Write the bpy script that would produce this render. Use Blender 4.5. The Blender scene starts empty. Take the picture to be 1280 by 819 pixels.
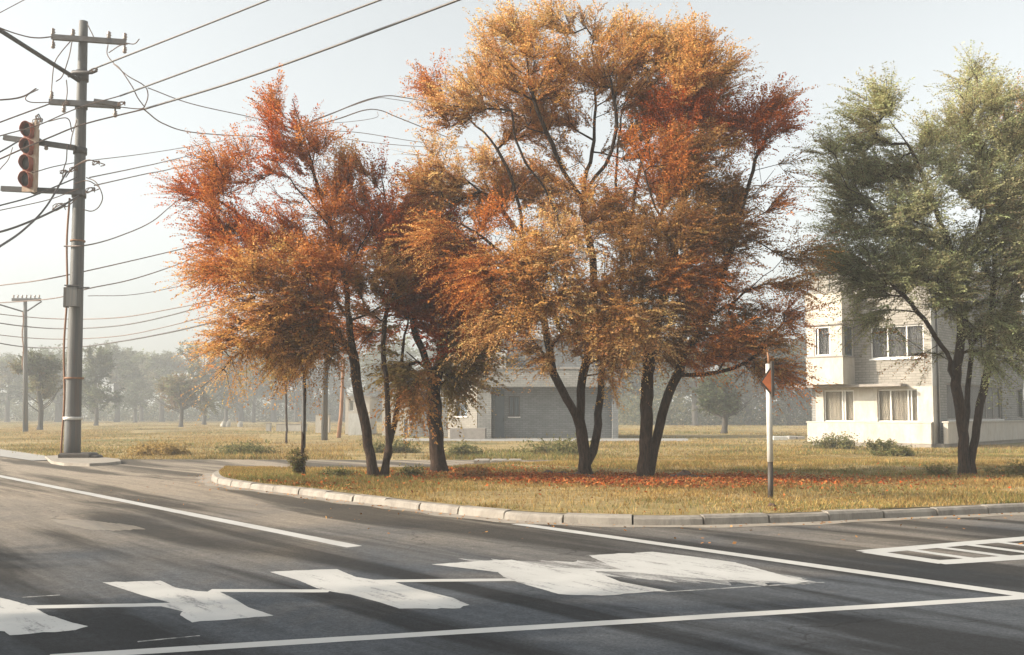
import bpy, math, random
import numpy as np
from mathutils import Vector, Matrix

rnd = random.Random(7)
rng = np.random.default_rng(7)
R = math.radians
S = bpy.context.scene
COL = S.collection

# ------------------------------------------------------------------ camera, world, sun, exposure
F = 1244.4            # focal length in pixels of the 1280 px wide picture (35 mm)
HZ = 518.0            # horizon row
PITCH = R(3.5)
CAMH = 1.5
cam_d = bpy.data.cameras.new('camera'); cam_d.lens = 35; cam_d.sensor_width = 36
cam_d.shift_y = (HZ - 409.5 - F*math.tan(PITCH)) / 1280.0
cam_d.clip_start = 0.1; cam_d.clip_end = 3000
cam = bpy.data.objects.new('camera', cam_d); COL.objects.link(cam)
cam.location = (0, 0, CAMH); cam.rotation_euler = (R(90) + PITCH, 0, 0)
S.camera = cam
SHIFT = cam_d.shift_y * 1280
SUN_EL, SUN_AZ = R(24), R(8)      # azimuth: from the left, 8 degrees towards the viewer
w = bpy.data.worlds.new('World'); S.world = w; w.use_nodes = True
nt = w.node_tree; nt.nodes.clear()
sky = nt.nodes.new('ShaderNodeTexSky'); sky.sky_type = 'NISHITA'; sky.sun_disc = False
sky.sun_elevation = SUN_EL; sky.sun_rotation = math.atan2(-math.cos(SUN_AZ), -math.sin(SUN_AZ))
sky.air_density = 1.0; sky.dust_density = 4.0; sky.ozone_density = 1.0; sky.altitude = 0
hs = nt.nodes.new('ShaderNodeHueSaturation'); hs.inputs['Saturation'].default_value = 0.20
bg = nt.nodes.new('ShaderNodeBackground'); bg.inputs['Strength'].default_value = 0.15
wo = nt.nodes.new('ShaderNodeOutputWorld')
nt.links.new(sky.outputs[0], hs.inputs['Color']); tn = nt.nodes.new('ShaderNodeMix'); tn.data_type = 'RGBA'; tn.blend_type = 'MULTIPLY'; tn.inputs[0].default_value = 1.0; tn.inputs[7].default_value = (0.985, 1.0, 0.965, 1)
nt.links.new(hs.outputs[0], tn.inputs[6]); nt.links.new(tn.outputs[2], bg.inputs[0]); nt.links.new(bg.outputs[0], wo.inputs[0])
sd = bpy.data.lights.new('sun', 'SUN'); sd.energy = 4.2; sd.angle = R(0.7); sd.color = (1.0, 0.86, 0.68)
sun = bpy.data.objects.new('sun', sd); COL.objects.link(sun)
to_sun = Vector((-math.cos(SUN_AZ)*math.cos(SUN_EL), -math.sin(SUN_AZ)*math.cos(SUN_EL), math.sin(SUN_EL)))
sun.rotation_euler = to_sun.to_track_quat('Z', 'Y').to_euler()
S.view_settings.view_transform = 'Standard'; S.view_settings.look = 'None'
S.view_settings.exposure = 1.05; S.view_settings.gamma = 1
S.cycles.max_bounces = 8; S.cycles.diffuse_bounces = 3; S.cycles.transmission_bounces = 4
S.cycles.volume_bounces = 0; S.cycles.transparent_max_bounces = 8
HAZE = 0.0020

# ------------------------------------------------------------------ measuring helpers
def ray(x, y):
    u = x - 640.0; v = (409.5 - y) + SHIFT
    c, s = math.cos(PITCH), math.sin(PITCH)
    return Vector((u, F*c - v*s, F*s + v*c))
def gp(x, y, z=0.0):
    d = ray(x, y); t = (z - CAMH)/d.z
    return Vector((d.x*t, d.y*t, z))
def P(x, y, Y):
    d = ray(x, y); t = Y/d.y
    return Vector((d.x*t, Y, CAMH + d.z*t))

# ------------------------------------------------------------------ object helpers
def link(name, me, mat=None, parent=None):
    o = bpy.data.objects.new(name, me); COL.objects.link(o)
    if mat is not None and me is not None: me.materials.append(mat)
    if parent is not None: o.parent = parent
    return o
def tag(o, label=None, cat=None, group=None, kind=None):
    if label: o['label'] = label
    if cat: o['category'] = cat
    if group: o['group'] = group
    if kind: o['kind'] = kind
    return o
def thing(name, label, cat, loc=(0, 0, 0), rz=0, group=None):
    o = bpy.data.objects.new(name, None); COL.objects.link(o)
    o.location = loc; o.rotation_euler = (0, 0, rz); o.empty_display_size = 0.2
    return tag(o, label, cat, group)
def struct(name, me, mat, kind='structure'):
    return tag(link(name, me, mat), kind=kind)
def copy_tree(o, parent=None):
    c = o.copy(); COL.objects.link(c)
    if parent: c.parent = parent
    for ch in [k for k in bpy.data.objects if k.parent == o]:
        copy_tree(ch, c)
    return c

def np_mesh(name, verts, faces, col=None, smooth=False):
    """faces: (n,k) int array, all the same size"""
    verts = np.asarray(verts, dtype=np.float32); faces = np.asarray(faces, dtype=np.int32)
    me = bpy.data.meshes.new(name)
    n, k = faces.shape
    me.vertices.add(len(verts)); me.vertices.foreach_set('co', verts.ravel())
    me.loops.add(n*k); me.loops.foreach_set('vertex_index', faces.ravel())
    me.polygons.add(n); me.polygons.foreach_set('loop_start', np.arange(0, n*k, k, dtype=np.int32))
    me.polygons.foreach_set('loop_total', np.full(n, k, dtype=np.int32))
    if smooth: me.polygons.foreach_set('use_smooth', np.ones(n, dtype=bool))
    me.update(calc_edges=True)
    if col is not None:
        a = me.color_attributes.new('tint', 'FLOAT_COLOR', 'POINT')
        c4 = np.ones((len(verts), 4), dtype=np.float32); c4[:, :3] = col
        a.data.foreach_set('color', c4.ravel())
    return me

class MB:
    """collects simple shapes for one mesh"""
    def __init__(s): s.v = []; s.f = []; s.sm = []
    def add(s, vs, fs, smooth=False):
        b = len(s.v); s.v += [tuple(q) for q in vs]
        for f in fs: s.f.append(tuple(i + b for i in f)); s.sm.append(smooth)
        return s
    def box(s, a, b, ch=0.0):
        x0, y0, z0 = [min(p, q) for p, q in zip(a, b)]; x1, y1, z1 = [max(p, q) for p, q in zip(a, b)]
        if ch <= 0:
            v = [(x0,y0,z0),(x1,y0,z0),(x1,y1,z0),(x0,y1,z0),(x0,y0,z1),(x1,y0,z1),(x1,y1,z1),(x0,y1,z1)]
            s.add(v, [(0,3,2,1),(4,5,6,7),(0,1,5,4),(1,2,6,5),(2,3,7,6),(3,0,4,7)])
        else:
            v = []
            for (zz, ins) in ((z0, 0), (z1-ch, 0), (z1, ch)):
                v += [(x0+ins,y0+ins,zz),(x1-ins,y0+ins,zz),(x1-ins,y1-ins,zz),(x0+ins,y1-ins,zz)]
            f = [(0,3,2,1),(8,9,10,11)]
            for r_ in (0, 4):
                for i in range(4):
                    j = (i+1) % 4; f.append((r_+i, r_+j, r_+4+j, r_+4+i))
            s.add(v, f)
        return s
    def tube(s, pts, rad, n=8, caps=True, smooth=True):
        pts = [Vector(p) for p in pts]; m = len(pts)
        if not hasattr(rad, '__len__'): rad = [rad]*m
        base = len(s.v); up = None; vs = []
        for i, p in enumerate(pts):
            t = (pts[min(i+1, m-1)] - pts[max(i-1, 0)])
            if t.length < 1e-9: t = Vector((0, 0, 1))
            t.normalize()
            if up is None: up = t.orthogonal().normalized()
            up = (up - t*up.dot(t))
            if up.length < 1e-6: up = t.orthogonal()
            up.normalize(); sd_ = t.cross(up)
            for k in range(n):
                a = 2*math.pi*k/n
                vs.append(p + (up*math.cos(a) + sd_*math.sin(a))*rad[i])
        fs = []
        for i in range(m-1):
            for k in range(n):
                l = (k+1) % n
                fs.append((i*n+k, i*n+l, (i+1)*n+l, (i+1)*n+k))
        s.add(vs, fs, smooth)
        if caps:
            s.f.append(tuple(base+k for k in range(n-1, -1, -1))); s.sm.append(False)
            s.f.append(tuple(base+(m-1)*n+k for k in range(n))); s.sm.append(False)
        return s
    def mesh(s, name):
        me = bpy.data.meshes.new(name); me.from_pydata(s.v, [], s.f)
        me.polygons.foreach_set('use_smooth', s.sm); me.update(); return me
    def build(s, name, mat, parent=None): return link(name, s.mesh(name), mat, parent)

# ------------------------------------------------------------------ materials
def new_mat(name):
    m = bpy.data.materials.new(name); m.use_nodes = True
    nt = m.node_tree; b = nt.nodes['Principled BSDF']; return m, nt, b
def nd(nt, t, **kw):
    n = nt.nodes.new(t)
    for k, v in kw.items(): setattr(n, k, v)
    return n
def noise(nt, scale, detail=4, rough=0.6, vec=None, dist=0.0):
    n = nd(nt, 'ShaderNodeTexNoise'); n.inputs['Scale'].default_value = scale
    n.inputs['Detail'].default_value = detail; n.inputs['Roughness'].default_value = rough
    n.inputs['Distortion'].default_value = dist
    if vec is not None: nt.links.new(vec, n.inputs['Vector'])
    return n.outputs['Fac']
def ramp(nt, fac, stops, interp='LINEAR'):
    n = nd(nt, 'ShaderNodeValToRGB'); cr = n.color_ramp; cr.interpolation = interp
    while len(cr.elements) < len(stops): cr.elements.new(0.5)
    for e, (p, c) in zip(cr.elements, stops):
        e.position = p; e.color = (c, c, c, 1) if not hasattr(c, '__len__') else (*c, 1)
    nt.links.new(fac, n.inputs[0]); return n.outputs[0]
def mix(nt, fac, a, b, mode='MIX'):
    n = nd(nt, 'ShaderNodeMix', data_type='RGBA', blend_type=mode)
    for i, v in ((0, fac), (6, a), (7, b)):
        sock = n.inputs[i]
        if isinstance(v, bpy.types.NodeSocket): nt.links.new(v, sock)
        elif isinstance(v, (tuple, list)): sock.default_value = (*v, 1)
        else: sock.default_value = v if i == 0 else (v, v, v, 1)
    return n.outputs[2]
def mapping(nt, rot=(0, 0, 0), scale=(1, 1, 1), out='Object'):
    tc = nd(nt, 'ShaderNodeTexCoord'); mp = nd(nt, 'ShaderNodeMapping')
    mp.inputs['Rotation'].default_value = rot; mp.inputs['Scale'].default_value = scale
    nt.links.new(tc.outputs[out], mp.inputs[0]); return mp.outputs[0]
def bump(nt, b, h, strength, dist=0.02):
    n = nd(nt, 'ShaderNodeBump'); n.inputs['Strength'].default_value = strength; n.inputs['Distance'].default_value = dist
    nt.links.new(h, n.inputs['Height']); nt.links.new(n.outputs[0], b.inputs['Normal'])

def simple(name, c1, c2=None, scale=3, rough=0.8, metal=0, bmp=0.0, sc=(1, 1, 1), bscale=20):
    m, nt, b = new_mat(name)
    v = mapping(nt, scale=sc)
    f = ramp(nt, noise(nt, scale, 6, 0.65, v), [(0.3, 0), (0.7, 1)])
    nt.links.new(mix(nt, f, c1, c2 or tuple(q*0.7 for q in c1)), b.inputs['Base Color'])
    b.inputs['Roughness'].default_value = rough; b.inputs['Metallic'].default_value = metal
    if bmp: bump(nt, b, noise(nt, bscale, 5, 0.6, v), bmp)
    return m

STREAK = R(51.5)
def asphalt_color(nt):
    st = mapping(nt, rot=(0, 0, STREAK), scale=(0.42, 1, 1))
    mp2 = nd(nt, 'ShaderNodeTexCoord').outputs['Object']
    # long stained lanes, tar and dust
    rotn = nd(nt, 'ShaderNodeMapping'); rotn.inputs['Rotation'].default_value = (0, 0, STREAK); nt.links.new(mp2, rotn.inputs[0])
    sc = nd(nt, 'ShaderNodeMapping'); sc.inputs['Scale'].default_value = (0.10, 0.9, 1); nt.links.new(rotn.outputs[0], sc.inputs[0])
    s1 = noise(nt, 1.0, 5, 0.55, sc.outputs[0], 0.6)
    sc2 = nd(nt, 'ShaderNodeMapping'); sc2.inputs['Scale'].default_value = (0.5, 7.0, 1); nt.links.new(rotn.outputs[0], sc2.inputs[0])
    s2 = noise(nt, 1.0, 6, 0.7, sc2.outputs[0], 0.3)
    p = noise(nt, 0.28, 5, 0.6, mp2, 0.8)
    g = noise(nt, 42, 5, 0.9, mp2)
    # far-lane dust, with sunlit warmth far and bluish shade near painted in
    sep = nd(nt, 'ShaderNodeSeparateXYZ'); nt.links.new(mp2, sep.inputs[0])
    ma = nd(nt, 'ShaderNodeMath', operation='MULTIPLY_ADD'); nt.links.new(sep.outputs['Y'], ma.inputs[0]); ma.inputs[1].default_value = 0.055; ma.inputs[2].default_value = -0.56
    mb_ = nd(nt, 'ShaderNodeMath', operation='MULTIPLY_ADD'); nt.links.new(p, mb_.inputs[0]); mb_.inputs[1].default_value = 0.9; nt.links.new(ma.outputs[0], mb_.inputs[2])
    spk = noise(nt, 9, 6, 0.85, mp2)
    dust_and_sun = ramp(nt, mb_.outputs[0], [(0.35, 0), (0.95, 1)])
    c = mix(nt, dust_and_sun, (0.048, 0.054, 0.063), (0.20, 0.168, 0.132))
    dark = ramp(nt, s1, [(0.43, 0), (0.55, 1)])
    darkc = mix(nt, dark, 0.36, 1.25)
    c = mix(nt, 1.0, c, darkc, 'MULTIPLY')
    c = mix(nt, 1.0, c, ramp(nt, s2, [(0.3, 0.78), (0.7, 1.16)]), 'MULTIPLY')
    c = mix(nt, 1.0, c, ramp(nt, g, [(0.3, 0.45), (0.7, 1.6)]), 'MULTIPLY')
    c = mix(nt, 1.0, c, ramp(nt, spk, [(0.3, 0.7), (0.7, 1.3)]), 'MULTIPLY')
    return c, g, s2, mp2
def make_asphalt():
    m, nt, b = new_mat('asphalt')
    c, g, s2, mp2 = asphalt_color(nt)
    # cracks
    vo = nd(nt, 'ShaderNodeTexVoronoi', feature='DISTANCE_TO_EDGE'); vo.inputs['Scale'].default_value = 0.35
    wv = nd(nt, 'ShaderNodeVectorMath', operation='ADD')
    nn = nd(nt, 'ShaderNodeTexNoise'); nn.inputs['Scale'].default_value = 1.3; nn.inputs['Detail'].default_value = 6
    nt.links.new(mp2, nn.inputs['Vector']); nt.links.new(mp2, wv.inputs[0]); nt.links.new(nn.outputs['Color'], wv.inputs[1]); nt.links.new(wv.outputs[0], vo.inputs['Vector'])
    cr = ramp(nt, vo.outputs['Distance'], [(0.0, 0.45), (0.006, 1.0)])
    msk = ramp(nt, noise(nt, 0.15, 2, 0.5, mp2), [(0.48, 0), (0.55, 1)])
    c = mix(nt, msk, c, mix(nt, 1.0, c, cr, 'MULTIPLY'))
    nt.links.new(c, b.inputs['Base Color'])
    b.inputs['Roughness'].default_value = 0.9
    b.inputs['Specular IOR Level'].default_value = 0.18
    bump(nt, b, g, 0.7, 0.012)
    return m
def make_paint(name, wear_lo, wear_hi, colr=(0.42, 0.42, 0.41)):
    m, nt, b = new_mat(name)
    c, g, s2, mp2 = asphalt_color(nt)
    rotn = nd(nt, 'ShaderNodeMapping'); rotn.inputs['Rotation'].default_value = (0, 0, STREAK); nt.links.new(mp2, rotn.inputs[0])
    sc = nd(nt, 'ShaderNodeMapping'); sc.inputs['Scale'].default_value = (1.2, 7.0, 1); nt.links.new(rotn.outputs[0], sc.inputs[0])
    f = noise(nt, 1.0, 8, 0.72, sc.outputs[0], 0.2)
    f2 = noise(nt, 35, 4, 0.7, mp2)
    wr = mix(nt, 0.3, f, f2)
    a = ramp(nt, wr, [(wear_lo, 0), (wear_hi, 1)])
    big = ramp(nt, noise(nt, 0.9, 4, 0.6, mp2), [(0.35, 0.80), (0.7, 1.0)])
    pc = mix(nt, 1.0, colr, big, 'MULTIPLY')
    nt.links.new(mix(nt, a, c, pc), b.inputs['Base Color'])
    b.inputs['Roughness'].default_value = 0.7
    bump(nt, b, g, 0.25, 0.01)
    return m
def make_soil(name, tint=1.0):
    m, nt, b = new_mat(name)
    v = mapping(nt)
    a = ramp(nt, noise(nt, 0.16, 6, 0.62, v, 0.5), [(0.30, (0.13, 0.13, 0.05)), (0.45, (0.26, 0.20, 0.09)), (0.58, (0.34, 0.26, 0.13)), (0.75, (0.22, 0.15, 0.07))])
    vs = mapping(nt, scale=(0.25, 1.3, 1))
    st = ramp(nt, noise(nt, 0.5, 5, 0.6, vs), [(0.3, 0.65), (0.7, 1.25)])
    c = mix(nt, 1.0, a, st, 'MULTIPLY')
    f = ramp(nt, noise(nt, 6, 8, 0.75, v), [(0.25, 0.55), (0.75, 1.35)])
    c = mix(nt, 1.0, c, f, 'MULTIPLY')
    nt.links.new(c, b.inputs['Base Color']); b.inputs['Roughness'].default_value = 0.95
    b.inputs['Specular IOR Level'].default_value = 0.1
    bump(nt, b, noise(nt, 9, 6, 0.7, v), 0.8, 0.08)
    return m
def make_leaf(name, trans=0.35, hue_j=0.0):
    m, nt, b = new_mat(name)
    at = nd(nt, 'ShaderNodeAttribute', attribute_name='tint')
    d = nd(nt, 'ShaderNodeBsdfDiffuse'); t = nd(nt, 'ShaderNodeBsdfTranslucent'); mx = nd(nt, 'ShaderNodeMixShader')
    mx.inputs[0].default_value = trans
    nt.links.new(at.outputs['Color'], d.inputs[0]); nt.links.new(at.outputs['Color'], t.inputs[0])
    nt.links.new(d.outputs[0], mx.inputs[1]); nt.links.new(t.outputs[0], mx.inputs[2])
    nt.links.new(mx.outputs[0], nt.nodes['Material Output'].inputs[0]); nt.nodes.remove(b)
    return m
def make_brick(name, c1, c2, mortar, stain=0.75, scale=1.0):
    m, nt, b = new_mat(name)
    tc = nd(nt, 'ShaderNodeTexCoord'); sep = nd(nt, 'ShaderNodeSeparateXYZ'); nt.links.new(tc.outputs['Object'], sep.inputs[0])
    ad = nd(nt, 'ShaderNodeMath', operation='ADD'); nt.links.new(sep.outputs['X'], ad.inputs[0]); nt.links.new(sep.outputs['Y'], ad.inputs[1])
    cb = nd(nt, 'ShaderNodeCombineXYZ'); nt.links.new(ad.outputs[0], cb.inputs[0]); nt.links.new(sep.outputs['Z'], cb.inputs[1])
    br = nd(nt, 'ShaderNodeTexBrick'); nt.links.new(cb.outputs[0], br.inputs['Vector'])
    br.inputs['Scale'].default_value = scale
    br.inputs['Brick Width'].default_value = 0.36; br.inputs['Row Height'].default_value = 0.12
    br.inputs['Mortar Size'].default_value = 0.012; br.inputs['Mortar Smooth'].default_value = 0.3
    br.inputs['Color1'].default_value = (*c1, 1); br.inputs['Color2'].default_value = (*c2, 1); br.inputs['Mortar'].default_value = (*mortar, 1)
    s = ramp(nt, noise(nt, 0.7, 6, 0.7, tc.outputs['Object'], 0.4), [(0.3, stain), (0.65, 1.06)])
    c = mix(nt, 1.0, br.outputs['Color'], s, 'MULTIPLY')
    f = ramp(nt, noise(nt, 14, 6, 0.7, tc.outputs['Object']), [(0.25, 0.85), (0.75, 1.12)])
    c = mix(nt, 1.0, c, f, 'MULTIPLY')
    nt.links.new(c, b.inputs['Base Color']); b.inputs['Roughness'].default_value = 0.9
    bump(nt, b, br.outputs['Fac'], -0.5, 0.02)
    return m
def make_stucco(name, c, dirt=(0.36, 0.30, 0.23)):
    m, nt, b = new_mat(name)
    v = mapping(nt, scale=(1, 1, 0.35)); o = mapping(nt)
    run = ramp(nt, noise(nt, 3.4, 8, 0.75, v, 0.4), [(0.42, 0), (0.66, 0.85)])
    blot = ramp(nt, noise(nt, 1.4, 8, 0.78, o, 0.6), [(0.45, 0), (0.7, 0.8)])
    cc = mix(nt, run, c, dirt); cc = mix(nt, blot, cc, tuple(q*0.8 for q in c))
    vo = nd(nt, 'ShaderNodeTexVoronoi', feature='DISTANCE_TO_EDGE'); vo.inputs['Scale'].default_value = 0.9; nt.links.new(o, vo.inputs['Vector'])
    cr = ramp(nt, vo.outputs['Distance'], [(0, 0.6), (0.012, 1)])
    cc = mix(nt, 0.35, cc, mix(nt, 1.0, cc, cr, 'MULTIPLY'))
    nt.links.new(cc, b.inputs['Base Color']); b.inputs['Roughness'].default_value = 0.88
    bump(nt, b, noise(nt, 25, 6, 0.7, o), 0.25, 0.02)
    return m
def make_bark(name, c1, c2):
    m, nt, b = new_mat(name)
    v = mapping(nt, scale=(1, 1, 0.18))
    n = noise(nt, 26, 6, 0.7, v, 0.4)
    nt.links.new(mix(nt, ramp(nt, n, [(0.35, 0), (0.65, 1)]), c1, c2), b.inputs['Base Color'])
    b.inputs['Roughness'].default_value = 0.95; b.inputs['Specular IOR Level'].default_value = 0.15
    bump(nt, b, n, 1.0, 0.05)
    return m
def make_metal_pole():
    m, nt, b = new_mat('pole_concrete')
    v = mapping(nt, scale=(3, 3, 0.12)); o = mapping(nt)
    n = ramp(nt, noise(nt, 3, 6, 0.7, v, 0.3), [(0.35, 0), (0.7, 1)])
    c = mix(nt, n, (0.055, 0.058, 0.060), (0.13, 0.122, 0.11))
    rust = ramp(nt, noise(nt, 1.1, 5, 0.7, v), [(0.58, 0), (0.7, 0.6)])
    c = mix(nt, rust, c, (0.20, 0.10, 0.05))
    nt.links.new(c, b.inputs['Base Color']); b.inputs['Roughness'].default_value = 0.7
    bump(nt, b, noise(nt, 20, 5, 0.7, o), 0.2, 0.01)
    return m

M = {}
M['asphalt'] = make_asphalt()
M['paint'] = make_paint('road_paint', 0.28, 0.40)
M['paint_worn'] = make_paint('road_paint_worn', 0.35, 0.47)
M['paint_faint'] = make_paint('road_paint_faint', 0.42, 0.60)
M['paint_patch'] = make_paint('road_patch', 0.36, 0.62, (0.20, 0.17, 0.13))
M['soil'] = make_soil('dry_field')
M['leaf'] = make_leaf('foliage', 0.50)
M['grass'] = make_leaf('grass_blades', 0.30)
M['litter'] = make_leaf('leaf_litter', 0.10)
M['bark'] = make_bark('bark', (0.016, 0.011, 0.009), (0.070, 0.044, 0.031))
M['bark_far'] = make_bark('bark_far', (0.05, 0.045, 0.04), (0.09, 0.08, 0.07))
M['kerb'] = make_stucco('kerb_concrete', (0.27, 0.245, 0.21), (0.12, 0.10, 0.085))
M['concrete'] = make_stucco('worn_concrete', (0.27, 0.24, 0.20), (0.17, 0.14, 0.11))
M['pave'] = simple('paving', (0.30, 0.29, 0.27), (0.22, 0.21, 0.20), 2, 0.9, bmp=0.2)
M['white'] = make_stucco('white_render', (0.47, 0.435, 0.38))
M['white2'] = make_stucco('grey_render', (0.50, 0.50, 0.48), (0.3, 0.29, 0.27))
M['brickA'] = make_brick('pale_brick', (0.31, 0.285, 0.245), (0.24, 0.22, 0.19), (0.15, 0.135, 0.115))
M['brickB'] = make_brick('grey_brick', (0.29, 0.28, 0.26), (0.225, 0.22, 0.205), (0.12, 0.12, 0.115))
M['trim'] = simple('trim', (0.72, 0.70, 0.66), (0.55, 0.53, 0.49), 4, 0.5)
M['slab'] = simple('slab', (0.30, 0.27, 0.24), (0.20, 0.18, 0.16), 3, 0.9)
M['curtain'] = simple('curtain', (0.36, 0.31, 0.24), (0.20, 0.17, 0.135), 3.2, 0.9, sc=(3, 3, 0.12))
M['blind'] = simple('blind', (0.30, 0.28, 0.26), (0.20, 0.19, 0.18), 3, 0.9, sc=(3, 3, 0.1))
M['shade_curtain'] = simple('shade_curtain', (0.13, 0.12, 0.11), (0.05, 0.05, 0.05), 3, 0.9, sc=(3, 3, 0.1))
M['brickC'] = make_brick('blue_grey_brick', (0.19, 0.198, 0.200), (0.145, 0.153, 0.157), (0.08, 0.085, 0.09))
M['door'] = simple('door_paint', (0.10, 0.13, 0.15), (0.07, 0.09, 0.11), 2, 0.5)
M['darkroom'] = simple('room_inside', (0.035, 0.035, 0.038), (0.02, 0.02, 0.022), 2, 0.9)
M['pole'] = make_metal_pole()
M['steel'] = simple('weathered_steel', (0.075, 0.075, 0.078), (0.055, 0.045, 0.04), 8, 0.55, 0.5)
M['cable'] = simple('black_cable', (0.020, 0.019, 0.019), (0.045, 0.028, 0.022), 0.6, 0.5)
M['cable_thin'] = simple('thin_cable', (0.09, 0.07, 0.06), (0.14, 0.07, 0.04), 0.5, 0.6)
M['porcelain'] = simple('porcelain', (0.30, 0.24, 0.20), (0.2, 0.15, 0.12), 5, 0.3)
M['orange'] = simple('signal_orange', (0.34, 0.070, 0.026), (0.19, 0.035, 0.016), 5, 0.5)
M['signal_plate'] = simple('signal_plate', (0.48, 0.38, 0.28), (0.34, 0.22, 0.14), 6, 0.55)
M['hood_inside'] = simple('hood_inside', (0.22, 0.042, 0.016), (0.09, 0.018, 0.009), 4, 0.6)
M['lens'] = simple('dark_lens', (0.008, 0.005, 0.005), (0.014, 0.006, 0.006), 5, 0.35)
M['black'] = simple('black_paint', (0.025, 0.022, 0.02), (0.05, 0.035, 0.025), 9, 0.6)
M['whitepost'] = simple('white_post_paint', (0.62, 0.61, 0.58), (0.42, 0.40, 0.36), 3, 0.5, sc=(4, 4, 0.5))
M['sign'] = simple('sign_orange', (0.50, 0.15, 0.05), (0.30, 0.08, 0.03), 7, 0.5)
M['wood'] = simple('weathered_wood', (0.28, 0.14, 0.07), (0.18, 0.09, 0.05), 4, 0.85, sc=(3, 3, 0.3))
gl, gnt, gb = new_mat('window_glass')
gb.inputs['Base Color'].default_value = (0.9, 0.92, 0.92, 1); gb.inputs['Roughness'].default_value = 0.03
gb.inputs['Transmission Weight'].default_value = 1.0; gb.inputs['IOR'].default_value = 1.1; gb.inputs['Specular IOR Level'].default_value = 0.9
M['glass'] = gl

# ------------------------------------------------------------------ ground, roads, lawn
def poly_mesh(name, pts, z):
    me = bpy.data.meshes.new(name); me.from_pydata([(p[0], p[1], z) for p in pts], [], [tuple(range(len(pts)))]); me.update()
    if me.polygons[0].normal.z < 0: me.flip_normals()
    return me
g = MB(); g.add([(-700, -60, 0), (700, -60, 0), (700, 900, 0), (-700, 900, 0)], [(0, 1, 2, 3)])
struct('ground', g.mesh('ground'), M['soil'])

minor_end = 690
road = [(-90, -30), (60, -30), (60, 24), gp(minor_end, 583), gp(minor_end, 575.5), gp(400, 575), gp(160, 574.5),
        gp(120, 574), gp(60, 571), gp(0, 561.5), gp(-120, 551), gp(-400, 540), (-150, 78), (-150, -30)]
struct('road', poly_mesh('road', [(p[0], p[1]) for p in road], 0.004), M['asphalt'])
struct('pavement', poly_mesh('pavement', [gp(500, 551.5), gp(860, 551.5), gp(860, 548.2), gp(500, 548.2)], 0.006), M['pave'])
struct('path', poly_mesh('path', [gp(-10, 561), gp(62, 571.5), gp(62, 576), gp(40, 577), gp(-30, 567), gp(-120, 553), gp(-100, 551)], 0.03), M['pave'])

def catmull(pts, n):
    pts = [Vector((p[0], p[1], 0)) for p in pts]
    pp = [pts[0]*2 - pts[1]] + pts + [pts[-1]*2 - pts[-2]]
    out = []
    for i in range(1, len(pp)-2):
        a, b, c, d = pp[i-1:i+3]
        for k in range(20):
            t = k/20
            out.append(0.5*((2*b) + (c-a)*t + (2*a-5*b+4*c-d)*t*t + (3*b-a-3*c+d)*t**3))
    out.append(pts[-1])
    L = [0]
    for i in range(1, len(out)): L.append(L[-1] + (out[i]-out[i-1]).length)
    res = []; j = 0
    for k in range(n):
        s = L[-1]*k/(n-1)
        while j < len(L)-2 and L[j+1] < s: j += 1
        t = (s - L[j])/max(L[j+1]-L[j], 1e-9)
        res.append(out[j].lerp(out[j+1], min(t, 1)))
    return res, L[-1]
kerb_px = [(276, 592), (265, 597), (269, 604), (300, 610), (380, 620), (450, 629), (540, 640), (600, 647), (680, 653.5), (780, 657), (880, 657), (1000, 653.5), (1130, 647.5), (1280, 641), (1480, 634), (1760, 626)]
kerb_pts, kerbL = catmull([gp(*q) for q in kerb_px], 200)
# kerb stones: 0.95 m long pieces with open joints
kb = MB(); nst = int(kerbL/0.95); fine, _ = catmull([gp(*q) for q in kerb_px], nst*6+1)
for i in range(nst):
    seg = fine[i*6:i*6+7]; tan = (seg[-1]-seg[0]).normalized(); nrm = Vector((-tan.y, tan.x, 0))
    dz = rnd.uniform(-0.012, 0.012); dn = rnd.uniform(-0.012, 0.012); vs = []; m = len(seg)
    for j, p in enumerate(seg):
        t2 = (seg[min(j+1, m-1)] - seg[max(j-1, 0)]).normalized(); n2 = Vector((-t2.y, t2.x, 0))
        q = p + n2*dn
        if j == 0: q = q + tan*0.014
        if j == m-1: q = q - tan*0.014
        e = rnd.uniform(-0.004, 0.004)
        for (o_, z) in ((0.0, -0.05), (0.018+e, 0.085+dz), (0.05, 0.118+dz+e), (0.19, 0.125+dz), (0.20, -0.05)):
            vs.append(q + n2*o_ + Vector((0, 0, z)))
    fs = []
    for j in range(m-1):
        for k in range(4): fs.append((j*5+k, (j+1)*5+k, (j+1)*5+k+1, j*5+k+1))
    fs += [(0, 1, 2, 3, 4), tuple((m-1)*5+k for k in (4, 3, 2, 1, 0))]
    kb.add(vs, fs)
struct('kerb', kb.mesh('kerb'), M['kerb'])
# gutter: worn concrete strip in front of the kerb
gt, gf = [], []
for i, p in enumerate(kerb_pts):
    t2 = (kerb_pts[min(i+1, 199)] - kerb_pts[max(i-1, 0)]).normalized(); n2 = Vector((-t2.y, t2.x, 0))
    wd = 0.30 + 0.05*math.sin(i*0.7) + 0.04*math.sin(i*0.23)
    gt += [p - n2*wd + Vector((0, 0, 0.009)), p + n2*0.05 + Vector((0, 0, 0.009))]
    if i: gf.append((2*i-2, 2*i, 2*i+1, 2*i-1))
gme = bpy.data.meshes.new('gutter'); gme.from_pydata([tuple(v) for v in gt], [], gf); gme.update()
struct('gutter', gme, M['concrete'])

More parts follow.
